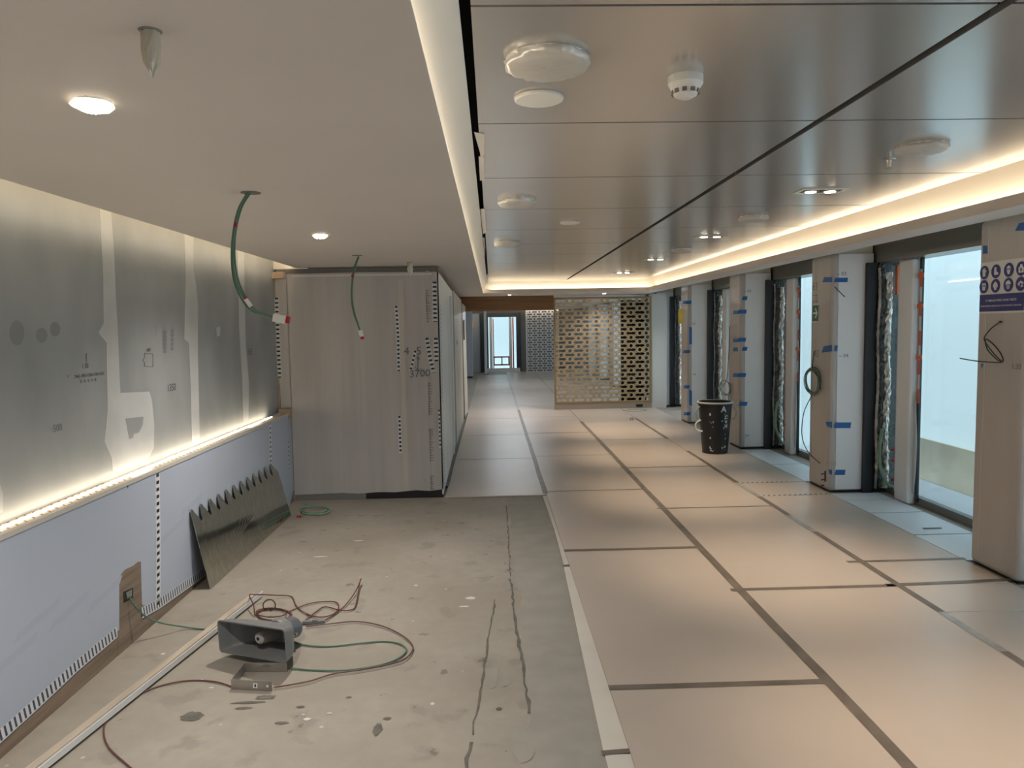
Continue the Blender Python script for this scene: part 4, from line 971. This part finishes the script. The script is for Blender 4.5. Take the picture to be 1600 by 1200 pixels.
# U bracket on the floor under the mouth
A1, A2 = fl(383, 1050), fl(449, 1050); B1, B2 = fl(362, 1077), fl(425, 1080)
def plate(p, q_, h, th=.004):
    d_ = (q_ - p).normalized(); s_ = d_.cross(Vector((0, 0, 1))); return MB().obox((p + q_) / 2 + Vector((0, 0, h / 2 + .001)), d_, s_, (0, 0, 1), (q_ - p).length, th, h)
plate(A1, A2, .045).build('bracket_arm', 'steel', e, bevel=.001); ba = plate(B1, B2, .045).build('bracket_arm', 'steel', e, bevel=.001); plate(A1, B1, .045).build('bracket_web', 'steel', e, bevel=.001)
m_ = B1.lerp(B2, .6); dB = (B2 - B1).normalized(); sB = dB.cross(Vector((0, 0, 1)))
MB().obox(m_ + Vector((0, 0, .024)) + sB * .003, dB, sB, (0, 0, 1), .02, .001, .022).build('sticker', 'sign_white', ba); MB().obox(m_ + Vector((0, 0, .024)) + sB * .0036, dB, sB, (0, 0, 1), .008, .0006, .012).build('sticker_print', 'ink', ba)
m_ = B1.lerp(B2, .9); MB().obox(m_ + Vector((0, 0, .024)) + sB * .003, dB, sB, (0, 0, 1), .01, .001, .01).build('bolt_hole', 'sign_white', ba)
m_ = A1.lerp(A2, .35); MB().obox(m_ + Vector((0, 0, .028)) + sB * .003, dB, sB, (0, 0, 1), .10, .0006, .005).build('slot', 'plinth_grey', e)

# ---------------- floor cables
def fcable(name, label, group, runs, m, r, lifts=None, extra=None):
    e = empty(name, fl(*runs[0][0]), label, 'cable', group)
    for i, run in enumerate(runs):
        P = []
        for k, q_ in enumerate(run):
            z = r + .001 + (q_[2] if len(q_) > 2 else .002 * (k % 2) + .001 * i); P.append(fl(q_[0], q_[1], z))
        MB().tube(P, r, 8).build('cable', m, e)
    if extra: extra(e)
    return e
def ell(cx, cy, rx, ry, n=14, z0=0, turns=1, dr=0):
    return [(cx + (rx + dr * k / n) * math.cos(2 * math.pi * k / n), cy + ry * math.sin(2 * math.pi * k / n), z0 + .002 * (k % 3)) for k in range(n * turns + 1)]
def joint(e):
    a, b = fl(472, 973, .012), fl(508, 971, .012); d_ = (b - a).normalized(); s_ = d_.cross(Vector((0, 0, 1)))
    MB().obox((a + b) / 2, d_, s_, (0, 0, 1), (b - a).length, .022, .02).build('cable_joint', 'horn_grey', e, bevel=.003); MB().obox(a.lerp(b, .55) + Vector((0, 0, .008)), d_, s_, (0, 0, 1), .03, .026, .016).build('joint_cap', 'plinth_grey', e, bevel=.002)
fcable('red_cable', 'tangled dark red cable coil on the concrete behind the horn loudspeaker', None,
       [ell(428, 960, 28, 9, turns=3, dr=-1), ell(424, 957, 24, 7, z0=.01), [(413, 955, .02), (411, 945, .05), (416, 938, .08), (424, 937, .09), (430, 943, .07), (429, 951, .04), (422, 955, .02)],
        [(398, 962), (396, 945, .05), (390, 930, .062), (402, 929, .055), (430, 930, .02), (455, 932), (462, 945), (472, 955), (487, 962)],
        [(453, 955), (480, 944), (505, 940), (525, 941), (529, 950), (520, 960), (500, 964), (478, 960)],
        [(476, 970), (495, 955), (508, 948), (530, 953), (548, 953), (556, 945), (562, 910, .03), (564, 905, .04), (555, 925, .02), (540, 945), (525, 958), (509, 969)],
        [(478, 979), (520, 974), (555, 971), (590, 976), (620, 988), (640, 1002), (645, 1015), (632, 1030), (605, 1039), (560, 1047), (520, 1053), (480, 1065), (428, 1074)]], 'red_wire', .0036, extra=joint)
fcable('red_cable', 'dark red cable curving from the bracket towards the camera', None,
       [[(362, 1073), (340, 1066), (310, 1063), (275, 1066), (235, 1077), (195, 1098), (168, 1125), (162, 1145), (170, 1168), (195, 1192), (235, 1225), (270, 1260)]], 'red_wire', .0036)
gc = fcable('green_cable', 'grey green cable running from wall socket past the horn loudspeaker', None,
       [[(330, 984), (380, 986), (430, 990), (468, 1006), (510, 1010), (560, 1005), (600, 1002), (625, 1006), (635, 1016), (622, 1029), (590, 1040), (540, 1047), (490, 1047), (455, 1044)]], 'green_wire', .0045)
P = [wx(202, 932, XF), wx(206, 940, XF + .012), wx(216, 953, XF + .03), wx(232, 966, XF + .06), wx(255, 974, XF + .12), fl(285, 979, .02), fl(305, 982, .006), fl(330, 984, .006)]
MB().tube(P, .0045, 8).build('cable', 'green_wire', gc)
fcable('green_cable', 'green cable coil with red plug on the floor before the partition', None,
       [ell(492, 797, 24, 7, turns=2, dr=-1), ell(490, 796, 20, 5, z0=.012), [(472, 781, .03), (478, 788), (490, 790)], [(470, 799), (474, 804), (466, 808)]], 'pale_green', .006,
       extra=lambda e: MB().obox(fl(467, 807, .012), (1, 0, 0), (0, 1, 0), (0, 0, 1), .035, .02, .018).build('plug', 'red_plastic', e))
fcable('green_cable', 'thin green cable lying on boards before the lattice screen', None, [[(973, 641), (985, 643), (1000, 643), (1010, 641), (1000, 640), (980, 640)]], 'green_wire', .008)
o = fcable('red_cable', 'small looped cable end lying on the boards near the screen', None, [ell(987, 655, 2.5, 1.6)], 'red_wire', .008)
